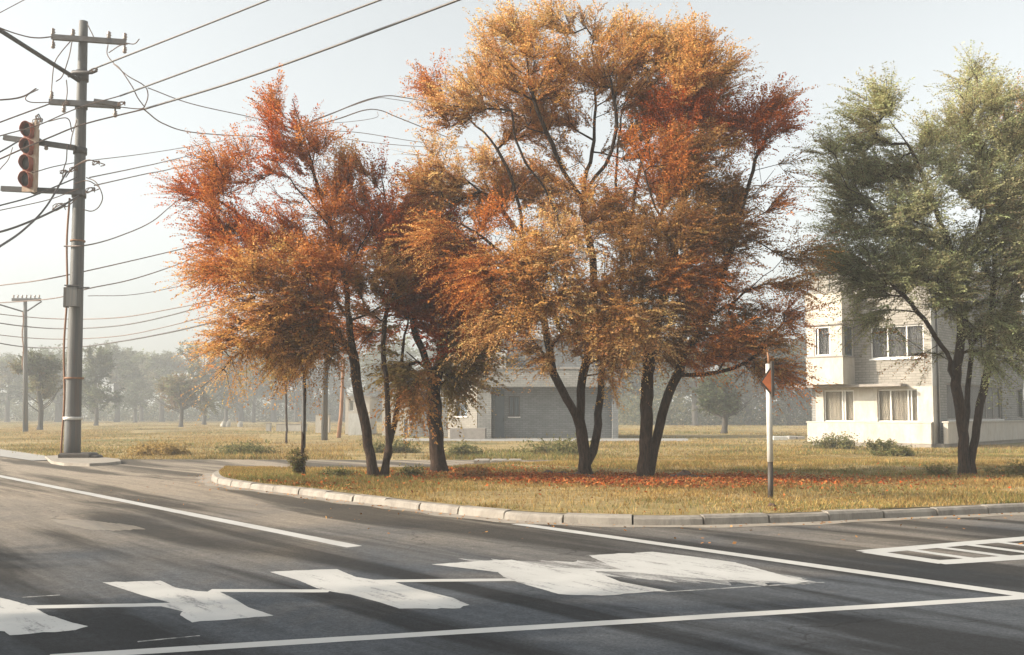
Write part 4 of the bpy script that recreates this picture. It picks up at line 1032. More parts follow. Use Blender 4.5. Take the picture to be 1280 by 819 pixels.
# stout dark tree
build_tree('maple_tree', 'shorter dark red tree with one stout leaning trunk, between the slender-stemmed and the golden tree', (549, 593), 0.10,
    [[(549, 593), (546, 560), (544, 525), (541, 492), (537, 462, -.1), (527, 435, -.2), (517, 408, -.3), (512, 370, -.3), (515, 320, -.2)],
     [(541, 492), (548, 462, .1), (557, 430, .2), (568, 400, .3), (575, 360, .3), (572, 310, .3)],
     [(537, 462, -.1), (522, 452, -.4), (508, 440, -.7)],
     [(557, 430, .2), (560, 400, -.3), (545, 350, -.5), (540, 290, -.4), (530, 240, 0)]],
    [(540, 300, 36, 44, RED), (528, 250, 13, 30, ORA), (575, 330, 34, 34, DRED), (560, 370, 46, 38, DRED, -.6), (515, 365, 34, 38, RED), (590, 375, 24, 26, RED, -.6), (600, 405, 18, 18, DRED), (540, 415, 40, 34, DRED, -.4),
     (575, 430, 34, 34, OLV), (510, 430, 28, 28, OLV), (505, 462, 24, 22, OLV, -.8), (590, 455, 22, 20, PEA, 0), (565, 470, 22, 22, OLV, .4), (520, 300, 22, 34, ORA, .5), (520, 490, 16, 14, AMB, -1.0)],
    0.185, n_attr=NA(760), seed=12, leaf_len=0.07)
# tall golden tree
build_tree('honey_locust', 'tallest tree, broad golden-orange crown over two forking stems, centre of the verge', (733, 598), 0.10,
    [[(731, 598), (730, 570), (727, 540), (725, 505, 0), (728, 470, .1), (737, 430, .2), (742, 385, .3), (740, 320, .3), (728, 250, .3), (740, 190, .3), (745, 120, .3), (740, 60, .3)],
     [(727, 535), (714, 508, -.2), (703, 490, -.3), (692, 466, -.4), (686, 440, -.4), (680, 400, -.4), (668, 355, -.4), (655, 300, -.3), (648, 255, -.2), (630, 200, 0), (605, 165, .2), (575, 140, .4)],
     [(738, 580), (745, 545, .2), (750, 505, .3), (752, 465, .4), (760, 430, .6), (772, 380, .8), (778, 310, 1.0), (770, 240, 1.1), (775, 160, 1.1), (790, 90, 1.1)],
     [(728, 250, .3), (705, 215, 0), (690, 180, -.3), (672, 140, -.4), (660, 95, -.4)],
     [(742, 385, .3), (715, 330, 0), (700, 280, -.5), (680, 235, -.8), (650, 190, -1), (640, 140, -1)],
     [(668, 355, -.4), (630, 320, -.9), (595, 290, -1.2), (560, 275, -1.3)],
     [(655, 300, -.3), (625, 260, .3), (590, 230, .6), (550, 200, .8)],
     [(728, 250, .3), (745, 220, -.4), (765, 190, -.7), (770, 140, -.8), (760, 80, -.8)]],
    [(640, 50, 42, 30, GOL), (610, 35, 14, 14, GOL), (690, 30, 38, 24, GOL), (745, 38, 40, 24, GOL), (795, 45, 30, 22, GOL), (835, 62, 24, 30, GOL), (700, 85, 60, 44, AMB), (770, 95, 55, 44, AMB), (612, 95, 42, 34, GOL), (580, 130, 36, 26, GOL), (545, 118, 16, 24, ORA), (548, 150, 24, 14, AMB), (640, 140, 60, 46, AMB, .3),
     (700, 160, 50, 46, AMB, .6), (590, 190, 50, 34, GOL, .5), (540, 200, 24, 24, GOL), (530, 235, 16, 20, AMB), (560, 240, 36, 34, GOL, .4), (620, 240, 60, 40, AMB, 1.0), (780, 160, 56, 46, BRN, .5), (680, 230, 50, 44, AMB, 1.2), (600, 290, 60, 34, ORA, -1.4), (555, 300, 26, 24, AMB, -1.2), (650, 325, 62, 38, AMB, -1.6),
     (600, 345, 44, 26, ORA, -1.6), (700, 330, 50, 50, TAN, -1.4), (655, 375, 56, 36, AMB, -1.6), (625, 405, 28, 18, GOL, -1.6), (612, 420, 14, 9, GOL, -1.6), (705, 395, 50, 46, TAN, -1.4), (690, 440, 22, 16, GOL, -1.3), (745, 360, 50, 50, AMB, -1.0), (740, 270, 54, 46, AMB, 0), (745, 420, 36, 36, BRN, -.6), (760, 460, 26, 30, TAN, -.2), (665, 440, 18, 10, GOL, -1.3)],
    0.135, n_attr=NA(2100), seed=13, upw=0.30, droop=0.3)
# red-brown tree right of it
build_tree('honey_locust', 'wide rust-red tree with two close dark stems, right of the tall golden one', (808, 600), 0.10,
    [[(806, 600), (807, 570), (808, 535), (809, 495, 0), (807, 455, 0), (805, 410, .1), (800, 360, .2), (790, 300, .3), (795, 230, .4), (815, 160, .4)],
     [(811, 590), (818, 560, .1), (828, 520, .1), (836, 492, .1), (846, 468, 0), (862, 435, -.1), (885, 395, -.2), (905, 340, -.3), (925, 270, -.3), (945, 200, -.2), (965, 150, -.1)],
     [(809, 480, 0), (815, 430, -.3), (830, 370, -.4), (845, 300, -.4), (860, 230, -.3), (880, 150, -.2)],
     [(846, 468, 0), (880, 468, -.4), (915, 462, -.6), (950, 440, -.8), (975, 420, -.9)],
     [(885, 395, -.2), (920, 375, .3), (955, 345, .6), (985, 320, .8)],
     [(805, 410, .1), (780, 370, -.5), (765, 330, -.7)],
     [(845, 300, -.4), (820, 260, -.9), (800, 200, -1)]],
    [(865, 90, 34, 40, AMB), (845, 60, 16, 26, GOL, .8), (900, 105, 22, 26, AMB), (910, 80, 8, 10, AMB), (860, 150, 44, 38, RED, -.4), (820, 130, 30, 36, AMB, .6), (900, 165, 34, 34, RED), (940, 165, 34, 30, RED), (968, 135, 12, 20, ORA), (978, 158, 12, 16, RED), (930, 205, 44, 30, ORA), (985, 205, 12, 10, BRN),
     (860, 215, 50, 44, BRN, -.6), (815, 220, 44, 44, ORA, -.9), (900, 250, 44, 34, BRN), (840, 290, 56, 44, BRN, -.9), (785, 300, 44, 44, BRN, .4), (900, 300, 50, 36, BRN), (955, 300, 36, 26, AMB), (965, 262, 8, 20, ORA), (990, 320, 20, 12, BRN), (870, 350, 54, 36, ORA, -.6), (930, 345, 50, 26, ORA, .4), (975, 355, 28, 14, AMB),
     (815, 350, 46, 44, BRN, -.6), (800, 410, 46, 36, TAN, -.9), (770, 395, 34, 34, AMB, -1), (860, 405, 50, 32, BRN), (920, 395, 46, 24, BRN, .3), (975, 395, 30, 14, ORA), (900, 430, 40, 18, ORA, -.6), (955, 430, 34, 16, BRN, -.8), (975, 462, 18, 12, ORA, -.8), (835, 445, 34, 26, BRN), (795, 450, 26, 26, AMB, .4), (940, 455, 24, 12, BRN, -.8), (880, 450, 24, 12, ORA, -.4)],
    0.14, n_attr=NA(2000), seed=14, upw=0.15, droop=0.25)
# green tree
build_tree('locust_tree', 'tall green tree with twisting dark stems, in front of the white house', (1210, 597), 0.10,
    [[(1206, 598), (1205, 565), (1202, 530), (1197, 495, -.1), (1195, 468, -.2), (1200, 430, -.2), (1201, 390, -.1), (1196, 340, 0), (1180, 290, .1), (1160, 240, .2), (1140, 190, .2), (1110, 150, .2)],
     [(1214, 595), (1217, 560, .1), (1223, 520, .1), (1232, 475, .2), (1238, 440, .2), (1240, 390, .3), (1243, 330, .4), (1235, 270, .4), (1225, 200, .4), (1222, 130, .4), (1220, 95, .4)],
     [(1204, 578, 0), (1206, 540, .2), (1209, 500, .3), (1211, 470, .2), (1215, 445, .4), (1210, 415, .6), (1206, 380, .7), (1215, 320, .9), (1230, 250, 1.0)],
     [(1197, 480, -.2), (1187, 462, -.3), (1188, 452, -.3), (1175, 430, -.5), (1155, 400, -.7), (1130, 370, -.9), (1100, 345, -1)],
     [(1240, 400, .3), (1262, 380, .1), (1290, 350, 0), (1320, 300, 0)],
     [(1180, 290, .1), (1140, 275, -.4), (1100, 255, -.6), (1060, 235, -.7)],
     [(1240, 430, .2), (1270, 425, .5), (1310, 415, .7)]],
    [(1150, 270, 50, 34, GRN, -1.0), (1060, 255, 40, 26, GRN, .6), (1100, 360, 44, 24, DGR, .5), (1060, 325, 44, 14, DGR), (1170, 350, 50, 34, DGR, -1.2), (1100, 135, 26, 30, GGN), (1090, 165, 34, 26, GGN), (1130, 165, 26, 24, GGN), (1060, 200, 34, 22, GRN), (1035, 190, 16, 12, GRN), (1085, 230, 46, 30, GRN), (1040, 240, 26, 22, GRN), (1130, 215, 40, 30, GGN), (1215, 100, 24, 24, GGN), (1200, 140, 34, 26, GGN), (1235, 135, 26, 30, GGN), (1180, 175, 40, 34, GGN), (1240, 190, 44, 40, GGN, -.5),
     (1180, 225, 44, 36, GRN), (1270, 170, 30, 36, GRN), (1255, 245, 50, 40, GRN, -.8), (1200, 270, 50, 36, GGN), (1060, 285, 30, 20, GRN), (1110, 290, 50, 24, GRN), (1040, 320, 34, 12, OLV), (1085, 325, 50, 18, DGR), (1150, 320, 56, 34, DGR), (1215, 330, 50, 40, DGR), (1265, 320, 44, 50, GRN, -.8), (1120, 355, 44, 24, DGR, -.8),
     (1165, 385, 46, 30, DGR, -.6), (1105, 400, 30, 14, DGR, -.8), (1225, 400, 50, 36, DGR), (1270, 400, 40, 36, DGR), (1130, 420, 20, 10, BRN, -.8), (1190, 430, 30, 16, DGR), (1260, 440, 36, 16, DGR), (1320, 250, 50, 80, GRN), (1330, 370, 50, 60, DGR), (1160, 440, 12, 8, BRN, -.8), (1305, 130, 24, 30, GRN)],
    0.115, n_attr=NA(2300), seed=15, upw=0.25, droop=0.25)
# orange tree at the right edge
build_tree('maple_tree', 'orange tree cut by the right edge, showing behind the green tree', (1345, 586), 0.06,
    [[(1345, 586), (1345, 530), (1350, 450), (1340, 350, .1), (1325, 260, .2), (1310, 190, .2)], [(1350, 450), (1370, 350), (1380, 250)], [(1340, 350), (1300, 280), (1280, 210)]],
    [(1272, 165, 16, 40, ORA), (1290, 140, 20, 36, AMB), (1285, 210, 22, 34, ORA), (1320, 180, 36, 50, ORA), (1300, 280, 34, 40, AMB), (1360, 230, 40, 60, AMB), (1350, 320, 50, 50, AMB), (1400, 300, 40, 60, AMB), (1290, 360, 26, 40, BRN), (1340, 400, 44, 30, BRN)],
    0.16, n_attr=NA(500), seed=16)
# the two saplings
build_tree('sapling', 'thin sapling with a grey-painted upper stem and dark base, beside a small bush', (379, 596), 0.10,
    [[(379, 596), (379, 560), (380, 520), (380, 474), (377, 455, -.1), (371, 435, -.2), (362, 415, -.3)], [(380, 474), (386, 450, .1), (396, 430, .2), (405, 415, .2)], [(380, 474), (366, 462, .3), (350, 452, .5)]],
    [(362, 425, 24, 20, AMB), (395, 425, 26, 18, BRN), (378, 440, 30, 14, OLV), (345, 448, 16, 10, OLV), (405, 440, 14, 10, BRN)],
    0.042, n_attr=130, seed=17, leaf_len=0.06, sprays_per=6, cat='sapling')
build_tree('sapling', 'smaller olive-leaved sapling with a dark stem, across the side road', (358, 554.5), 0.0,
    [[(358, 555), (358, 520), (357, 485), (355, 478), (352, 468)], [(357, 485), (364, 472), (370, 462)]],
    [(352, 466, 12, 12, OLV), (364, 464, 14, 12, GGN), (358, 456, 12, 8, GGN), (345, 458, 8, 7, OLV)],
    0.062, n_attr=70, seed=18, leaf_len=0.10, sprays_per=6, cat='sapling')
# white paint sleeve of the first sapling: part of that tree
sap = [o for o in bpy.data.objects if o.get('category') == 'sapling'][0]
sb_ = Vector(sap.location); mb = MB(); mb.tube([tuple(P(379.3, 560, sb_.y) - sb_), tuple(P(380, 520, sb_.y) - sb_), tuple(P(380, 476, sb_.y) - sb_)], [0.048, 0.046, 0.044], 10, caps=False)
mb.build('painted_sleeve', M['pole'], sap)

# ---- far trees: three prototypes, then copies
def proto_tree(idx, label, xy, hgt, wid, cols, seed, name, leaf_len=0.22, n_attr=300, trunk_h=0.28, cat='tree', group='hazy trees beyond the field', **kw):
    rg = random.Random(seed); Y = xy[1]; px0 = 640 + xy[0]/Y*F; gy = HZ + CAMH/Y*F; pm = F/Y
    yy = lambda z: gy - z*pm; xx = lambda x: px0 + x*pm
    limbs = [[(xx(0), yy(0)), (xx(0.1), yy(hgt*trunk_h)), (xx(-0.1), yy(hgt*0.5)), (xx(0.1), yy(hgt*0.8))]]
    for k in range(5):
        s_ = rg.choice([-1, 1]) if k > 1 else (-1, 1)[k]; z0 = hgt*trunk_h*rg.uniform(0.8, 1.2)
        limbs.append([(xx(0), yy(z0)), (xx(s_*wid*0.2), yy(z0+hgt*0.12), rg.uniform(-1, 1)), (xx(s_*wid*rg.uniform(0.3, 0.42)), yy(z0+hgt*0.3), rg.uniform(-2, 2))])
    lobes = []
    for k in range(11):
        a = rg.uniform(0, math.pi*2); r_ = rg.uniform(0, 0.36)*wid; zc_ = hgt*rg.uniform(trunk_h+0.12, 0.88)
        sh = 1 - 0.5*max(0, (zc_/hgt-0.55))/0.45
        lobes.append((xx(math.cos(a)*r_*sh), yy(zc_), wid*0.17*pm, hgt*0.13*pm, rg.choice(cols), math.sin(a)*r_*sh, wid*0.17))
    return build_tree(name, label, None, 0.0, limbs, lobes, 0.2+0.01*hgt, leaf_len=leaf_len, n_attr=n_attr, sprays_per=6, leaves_per=14, spray_len=1.1,
                      seed=seed, bark='bark_far', xy=xy, step=0.6, cat=cat, group=group, **kw)
FG = (0.12, 0.13, 0.07); FO = (0.19, 0.17, 0.09); FD = (0.075, 0.09, 0.055); FB_ = (0.22, 0.16, 0.09)
# the three prototypes stand in the row themselves
GR = 'hazy trees beyond the field'
p1 = proto_tree(0, 'pale yellowish tree with a slim stem beside the distant T-shaped pole', (mx(50, 96), 96), 7.4, 5.6, [FO, FO, FG], 31, 'field_tree')
p2 = proto_tree(1, 'tall bluish conifer-like tree right behind the tall pole', (mx(120, 132), 132), 11.0, 8.0, [FD, FG], 32, 'field_tree', trunk_h=0.16, leaf_len=0.3)
p3 = proto_tree(2, 'brownish umbrella-shaped tree with a short thick trunk, out in front of the far row', (mx(226, 118), 118), 6.6, 9.0, [FB_, FO, FB_], 33, 'field_tree', trunk_h=0.28, leaf_len=0.28, upw=0.1)
p4 = proto_tree(3, 'dark round-crowned tree standing right of the rust-red tree', (mx(905, 78), 78), 4.7, 5.6, [FD, FG], 34, 'field_tree', trunk_h=0.26, leaf_len=0.20)
p5 = proto_tree(4, 'airy half-bare tree with fine upright twigs, tallest of the left row', (mx(255, 142), 142), 12.5, 10.0, [FG, FO], 35, 'field_tree', trunk_h=0.2, leaf_len=0.26, n_attr=330, upw=0.7)
row = [(-70, 125, 0.85), (-28, 118, .72), (12, 132, .75), (-5, 150, .8), (75, 128, .78), (82, 150, .8), (146, 128, .85), (170, 120, .72), (178, 140, .95), (205, 135, .82), (285, 124, .82), (300, 140, .98), (318, 122, .78), (345, 132, .9), (372, 128, .82), (398, 135, .9), (430, 140, .95), (465, 135, .85), (500, 130, .9), (540, 140, .95), (590, 135, .9),
       (650, 140, 1.0), (715, 135, .9), (770, 110, .75), (800, 100, .75), (838, 96, .72), (868, 88, .62), (935, 92, .66), (960, 98, .75), (985, 90, .64), (1010, 102, .8), (1060, 108, .85), (1130, 115, 1.0), (1210, 112, .9), (1290, 118, 1.0), (1370, 112, .95), (-140, 120, .8), (-210, 125, .85)]
protos = [p1, p2, p3, p5, p2, p1, p4]
sizes = {p1.name: 7.4, p2.name: 11.0, p3.name: 6.6, p4.name: 4.7, p5.name: 12.5}
ordn = ['first', 'second', 'third', 'fourth', 'fifth', 'sixth', 'seventh', 'eighth', 'ninth', 'tenth', 'eleventh', 'twelfth', 'thirteenth', 'fourteenth', 'fifteenth', 'sixteenth', 'seventeenth', 'eighteenth', 'nineteenth', 'twentieth']
row = [(px, Y*1.5, s_*1.46) for (px, Y, s_) in row]
order_px = sorted(range(len(row)), key=lambda i: row[i][0])
for i, (px, Y, s_) in enumerate(row):
    pr = [p2, p5, p1, p2, p4, p5, p1][i % 7] if px < 760 else [p4, p2, p1, p4][i % 4]
    target_h = 11.8*s_ + rnd.uniform(-0.8, 0.8)
    c = copy_tree(pr); k = target_h/sizes[pr.name]; c.location = (mx(px, Y), Y, 0); c.rotation_euler = (0, 0, rnd.uniform(0, 6.28)); c.scale = (k*rnd.uniform(0.95, 1.2), k*rnd.uniform(0.95, 1.2), k)
    rank = order_px.index(i)
    if px < 320: where = 'left of the red-orange tree'; nth = sum(1 for q in row if q[0] < px and 0 <= q[0])
    elif px < 620: where = 'below the red crowns'; nth = sum(1 for q in row if 320 <= q[0] < px)
    elif px < 1010: where = 'between the two houses'; nth = sum(1 for q in row if 620 <= q[0] < px)
    else: where = 'behind the white house'; nth = sum(1 for q in row if 1010 <= q[0] < px)
    c['label'] = f"hazy grey-green tree {where}, {ordn[nth]} from the left there" if px >= 0 else ['hazy tree beyond the left edge of the picture, near the road', 'hazy tree beyond the left edge of the picture, further out', 'hazy tree cut off by the left edge', 'hazy low tree cut off by the left edge'][(-int(px)) % 4]
    c['group'] = GR

# undergrowth below the far trees, one mass nobody could count
def shrub_mass(name, boxes, n, leaf, cols, seed):
    rg = np.random.default_rng(seed); vs, cs = [], []
    for (x0, x1, Y0, Y1, h) in boxes:
        k = int(n*(x1-x0)/sum(b[1]-b[0] for b in boxes))
        x = rg.uniform(x0, x1, k); y = rg.uniform(Y0, Y1, k)
        hh = h*(0.55+0.45*vnoise(x, y*0.5, 0.9, seed)); hh = np.clip(hh, 0.25*h, h); z = hh*rg.random(k)**0.8
        p = np.stack([x, y, z], 1); a = rg.normal(0, 1, (k, 3)); a /= np.linalg.norm(a, axis=1)[:, None]; b = np.cross(a, rg.normal(0, 1, (k, 3))); b /= np.linalg.norm(b, axis=1)[:, None]
        l_ = leaf*rg.uniform(0.6, 1.4, (k, 1)); vs.append(np.stack([p-a*l_, p+b*l_*0.4, p+a*l_, p-b*l_*0.4], 1).reshape(-1, 3))
        c = np.array(cols)[rg.integers(0, len(cols), k)]*rg.uniform(0.7, 1.3, (k, 1)); cs.append(np.repeat(c, 4, 0))
    v = np.vstack(vs); me = np_mesh(name, v, np.arange(len(v)).reshape(-1, 4), np.vstack(cs)); o = link(name, me, M['leaf']); tag(o, kind='stuff'); return o
shrub_mass('undergrowth', [(-160, -27, 212, 230, 8.5), (-45, 30, 207, 225, 8.5), (14, 62, 132, 148, 6.0), (52, 120, 156, 172, 6.5)], 150000, 0.26, [FD, FG, FO], 41)

# ------------------------------------------------------------------ shade trees just outside the frame, left of the road
sh = build_tree('roadside_tree', 'roadside tree just outside the left edge, shading the near lanes', None, 0.0,
    [[(640, 700), (640, 640), (642, 560), (640, 480), (645, 380), (640, 300)], [(642, 560), (600, 480), (560, 400)], [(642, 560), (690, 480), (730, 400)], [(640, 480), (600, 400), (590, 300, .6)], [(640, 480), (680, 400, -.8), (700, 300, -1)]],
    [(560, 400, 90, 50, BRN, 0, 2), (640, 330, 110, 60, AMB, 0, 2), (730, 400, 90, 50, BRN, 0, 2), (600, 260, 80, 60, AMB, 0, 2), (690, 260, 80, 60, BRN, .8, 2), (640, 430, 120, 36, BRN, -.8, 2.4)],
    0.2, n_attr=420, seed=51, leaf_len=0.13, leaves_per=16, sprays_per=6, spray_len=0.9, xy=(0.0, 20.0), group='roadside trees outside the frame')
sh.location = (-14.0, 4.5, 0); sh.scale = (1, 1, 0.95)
for (x, y, s_, rz) in ((-21, 7.5, 1.0, 1.1), (-17, 1.0, .9, 2.3), (-30, 3.0, 1.1, 4.0), (-13, -3.0, 1.0, 5.0), (-39, 9.5, 1.15, 0.4), (-50, 6.0, 1.2, 3.0)):
    c = copy_tree(sh); c.location = (x, y, 0); c.scale = (s_, s_, s_); c.rotation_euler = (0, 0, rz)
    c['label'] = f"roadside tree left of the picture, about {abs(int(x))} metres out"
# ------------------------------------------------------------------ grass, litter, bushes
G1 = np.array([(0.36, 0.235, 0.080), (0.27, 0.175, 0.062), (0.42, 0.30, 0.12)]); G2 = np.array([(0.17, 0.18, 0.06), (0.22, 0.21, 0.07), (0.13, 0.14, 0.05)]); G3 = np.array([(0.32, 0.16, 0.06), (0.26, 0.15, 0.07)])
def blades(p, h, wd, seed, green, lean=0.35):
    rg = np.random.default_rng(seed); n = len(p)
    a = rg.uniform(0, 2*np.pi, n); d = np.stack([np.cos(a), np.sin(a), 0*a], 1); b = rg.uniform(0, 2*np.pi, n); s_ = np.stack([np.cos(b), np.sin(b), 0*b], 1)*wd[:, None]
    tip = p + d*(h*lean*rg.uniform(0.2, 1.6, n))[:, None]; tip[:, 2] += h
    v = np.stack([p-s_, p+s_, tip], 1).reshape(-1, 3)
    r_ = rg.random(n); gsel = r_ < green; c = G1[rg.integers(0, 3, n)]; c[gsel] = G2[rg.integers(0, 3, gsel.sum())]; o = rg.random(n) < 0.07; c[o] = G3[rg.integers(0, 2, o.sum())]
    tone = np.clip(0.88 + 0.30*vnoise(p[:, 0], p[:, 1]*1.5, 0.55, 44) + 0.16*vnoise(p[:, 0], p[:, 1], 2.3, 17), 0.45, 1.3)
    c = c*rg.uniform(0.65, 1.3, (n, 1))*tone[:, None]; return v, np.repeat(np.clip(c, 0.01, 0.9), 3, 0)
def greenness(x, y): return np.clip(0.31 + 0.5*vnoise(x, y, 0.45, 3) + 0.22*vnoise(x, y, 1.7, 8), 0.03, 0.92)
# verge
nb = 420000; u = rng.random(nb)**1.0; v = rng.random(nb); u = u*0.93
cu = rng.random(9000)*0.93; cv = rng.random(9000); k = rng.integers(0, 9000, nb)
clump = rng.random(nb) < 0.55
u = np.where(clump, cu[k] + rng.normal(0, 0.0018, nb), u); v = np.where(clump, cv[k] + rng.normal(0, 0.008, nb), v); u = np.clip(u, 0.001, 0.999); v = np.clip(v, 0.003, 0.995)
p = lawn_pt(u, v); th = np.clip(0.55 + 0.5*vnoise(p[:, 0], p[:, 1], 0.8, 5), 0.1, 1.1)
h = rng.uniform(0.02, 0.065, nb)*(0.6+0.9*th)*np.where(clump, 1.35, 1.0)*np.where((u < 0.55) & (v > 0.7), 0.6, 1.0)
bare = (vnoise(p[:, 0], p[:, 1], 0.6, 12) > 0.35) & (rng.random(nb) < 0.72); keep = ~bare
litter_zone = np.exp(-(((p[:, 0]-3.2)/3.6)**2 + ((p[:, 1]-22.3)/1.0)**2)); keep &= rng.random(nb) > litter_zone*0.75
p, h = p[keep], h[keep]
V_, C_ = blades(p, h, np.full(len(p), 0.0035) + 0.00016*p[:, 1], 61, greenness(p[:, 0], p[:, 1]), 0.6)
tag(link('grass', np_mesh('grass', V_, np.arange(len(V_)).reshape(-1, 3), C_), M['grass']), kind='stuff')
# field: denser close by
def field(n, y0, y1, pw, hmin, hmax, wd, seed):
    rg = np.random.default_rng(seed); y = y0 + (y1-y0)*rg.random(n)**pw; x = (rg.random(n)*2-1)*(y*0.60+4)
    lim = np.interp(x, [p_.x for p_ in _edge], [p_.y for p_ in _edge]); cl = rg.random(n) < 0.6
    cx = np.round(x*1.3)/1.3 + 0.3*np.sin(x*9.1+y*3); x = np.where(cl, cx + rg.normal(0, 0.16, n), x)
    keep = (y > lim+0.15)
    keep &= ~((np.abs(y-(gp(700, 549.9).y)) < 3.6) & (x > gp(500, 549).x) & (x < gp(860, 549).x))
    keep &= ~((vnoise(x, y*0.35, 0.35, 21) > 0.30) & (rg.random(n) < 0.8))
    for (hx, hy, hr) in ((16.2, 50.5, 3.2), (24.5, 54, 6.5), (3, 66, 0)): keep &= ~(((x-hx)**2+(y-hy)**2) < hr*hr)
    x, y = x[keep], y[keep]; pp = np.stack([x, y, 0*x-0.01], 1)
    hh = rg.uniform(hmin, hmax, len(x))*(0.5+0.9*np.clip(0.5+0.5*vnoise(x, y*0.5, 0.5, 31), 0, 1))
    return blades(pp, hh, wd*(1+0.02*y)*np.ones(len(x)), seed+1, greenness(x*0.6, y*0.3), 0.5)
_edge = [gp(-1200, 538), gp(-400, 539.5), gp(-120, 550.5), gp(0, 561), gp(55, 570.5), gp(76, 571.8), gp(100, 572), gp(130, 574), gp(160, 574.6), gp(400, 575.1), gp(690, 575.5), Vector((2.2, 31.8, 0)), Vector((6, 35, 0)), Vector((14, 37, 0)), Vector((26, 38, 0)), Vector((45, 40, 0)), Vector((60, 42, 0)), Vector((200, 60, 0))]
_edge = sorted(_edge, key=lambda q: q.x)
V1, C1 = field(400000, 30, 200, 1.9, 0.04, 0.15, 0.007, 71)
V_, C_ = V1, C1
tag(link('grass', np_mesh('grass', V_, np.arange(len(V_)).reshape(-1, 3), C_), M['grass']), kind='stuff')
# fallen leaves
def litter(n, uc, vc, us, vs_, cols, seed, size=0.032):
    rg = np.random.default_rng(seed); u = np.clip(rg.normal(uc, us, n), 0.01, 0.95); v = np.clip(rg.normal(vc, vs_, n), 0.01, 0.95); p = lawn_pt(u, v); p[:, 2] += rg.uniform(0.01, 0.07, n)
    a = rg.normal(0, 1, (n, 3)); a[:, 2] *= 0.5; a /= np.linalg.norm(a, axis=1)[:, None]; b = np.cross(a, rg.normal(0, 0.4, (n, 3)) + np.array([0, 0, 1])); b /= np.linalg.norm(b, axis=1)[:, None]
    l_ = size*rg.uniform(0.5, 1.3, (n, 1)); c = np.array(cols)[rg.integers(0, len(cols), n)]*rg.uniform(0.6, 1.3, (n, 1))
    return np.stack([p-a*l_, p+b*l_*0.6, p+a*l_, p-b*l_*0.6], 1).reshape(-1, 3), np.repeat(c, 4, 0)
def lawn_uv(px, py):
    q = gp(px, py, 0.1); g_u = np.linspace(0, .95, 200); g_v = np.linspace(0.02, .98, 50); uu_, vv_ = np.meshgrid(g_u, g_v); pt = lawn_pt(uu_.ravel(), vv_.ravel()); i = np.argmin((pt[:, 0]-q.x)**2 + (pt[:, 1]-q.y)**2); return uu_.ravel()[i], vv_.ravel()[i]
LR = [(0.36, 0.070, 0.020), (0.42, 0.12, 0.035), (0.22, 0.05, 0.02), (0.36, 0.18, 0.06), (0.20, 0.10, 0.04)]
parts = []
for (px, py, n, us, vs_) in ((690, 601, 6760, .035, .028), (745, 602, 6760, .04, .028), (820, 602, 8450, .045, .028), (885, 600, 5850, .045, .028), (560, 592, 2200, .03, .08), (940, 604, 1800, .05, .04), (470, 603, 900, .05, .15), (1205, 600, 900, .05, .12)):
    uc, vc = lawn_uv(px, py); parts.append(litter(n, uc, vc, us, vs_, LR, int(px)))
def road_leaves(n, seed):
    rg = np.random.default_rng(seed); i = rg.integers(4, 190, n); off = np.abs(rg.normal(0, 0.22, n)) + 0.04; far_ = rg.random(n) < 0.2; off = np.where(far_, rg.uniform(0.3, 3.0, n), off)
    A = np.array([tuple(q) for q in kerb_pts]); t = A[np.minimum(i+1, 199)]-A[np.maximum(i-1, 0)]; t /= np.linalg.norm(t, axis=1)[:, None]
    p = A[i] - np.stack([-t[:, 1], t[:, 0], 0*t[:, 0]], 1)*off[:, None] + rg.normal(0, 0.1, (n, 1))*t; p[:, 2] = 0.018
    a = rg.normal(0, 1, (n, 3)); a[:, 2] *= 0.25; a /= np.linalg.norm(a, axis=1)[:, None]; b = np.cross(a, rg.normal(0, 0.3, (n, 3)) + np.array([0, 0, 1])); b /= np.linalg.norm(b, axis=1)[:, None]
    l_ = 0.026*rg.uniform(0.5, 1.3, (n, 1)); c = np.array([(0.40, 0.22, 0.08), (0.30, 0.15, 0.06), (0.24, 0.12, 0.05), (0.45, 0.20, 0.06)])[rg.integers(0, 4, n)]
    return np.stack([p-a*l_, p+b*l_*0.6, p+a*l_, p-b*l_*0.6], 1).reshape(-1, 3), np.repeat(c, 4, 0)
parts.append(road_leaves(520, 5))
V_ = np.vstack([a for a, b in parts]); C_ = np.vstack([b for a, b in parts])
tag(link('fallen_leaves', np_mesh('fallen_leaves', V_, np.arange(len(V_)).reshape(-1, 4), C_), M['litter']), kind='stuff')
# clods and stones by the trunks
def clod(name, px, py, r_, label, mat, seed, cat='stone', group='clods and stones around the trunks'):
    rg = random.Random(seed); q = gp(px, py, 0.13); import bmesh
    bm = bmesh.new(); bmesh.ops.create_icosphere(bm, subdivisions=2, radius=r_)
    for v in bm.verts: v.co *= rg.uniform(0.7, 1.25); v.co.z *= 0.75
    me = bpy.data.meshes.new(name); bm.to_mesh(me); bm.free(); o = link(name, me, M[mat]); o.location = (q.x, q.y, 0.14); return tag(o, label, cat, group)
M['clod'] = simple('dry_clod', (0.10, 0.055, 0.035), (0.05, 0.03, 0.02), 12, 0.95, bmp=0.5)
for i, (px, py, r_, lab) in enumerate(((684, 594, .13, 'brown clod left of the golden tree, farthest out'), (704, 595, .15, 'larger brown clod just left of the golden tree trunk'), (722, 597, .17, 'rounded brown lump against the foot of the golden tree'), (737, 600, .12, 'small brown lump in front of the golden tree trunk'),
        (843, 599, .13, 'clod nearest the rust-red tree on its right side'), (854, 598, .20, 'largest pointed clod right of the rust-red tree'), (866, 600, .13, 'clod just right of the largest pointed one'), (879, 600, .12, 'outermost clod right of the rust-red tree'), (965, 633, .06, 'small dark stone at the foot of the sign post'), (1104, 621, .05, 'dark pebble on the golden grass near the kerb, right'))):
    clod('earth_clod', px, py, r_, lab, 'clod', 80+i)
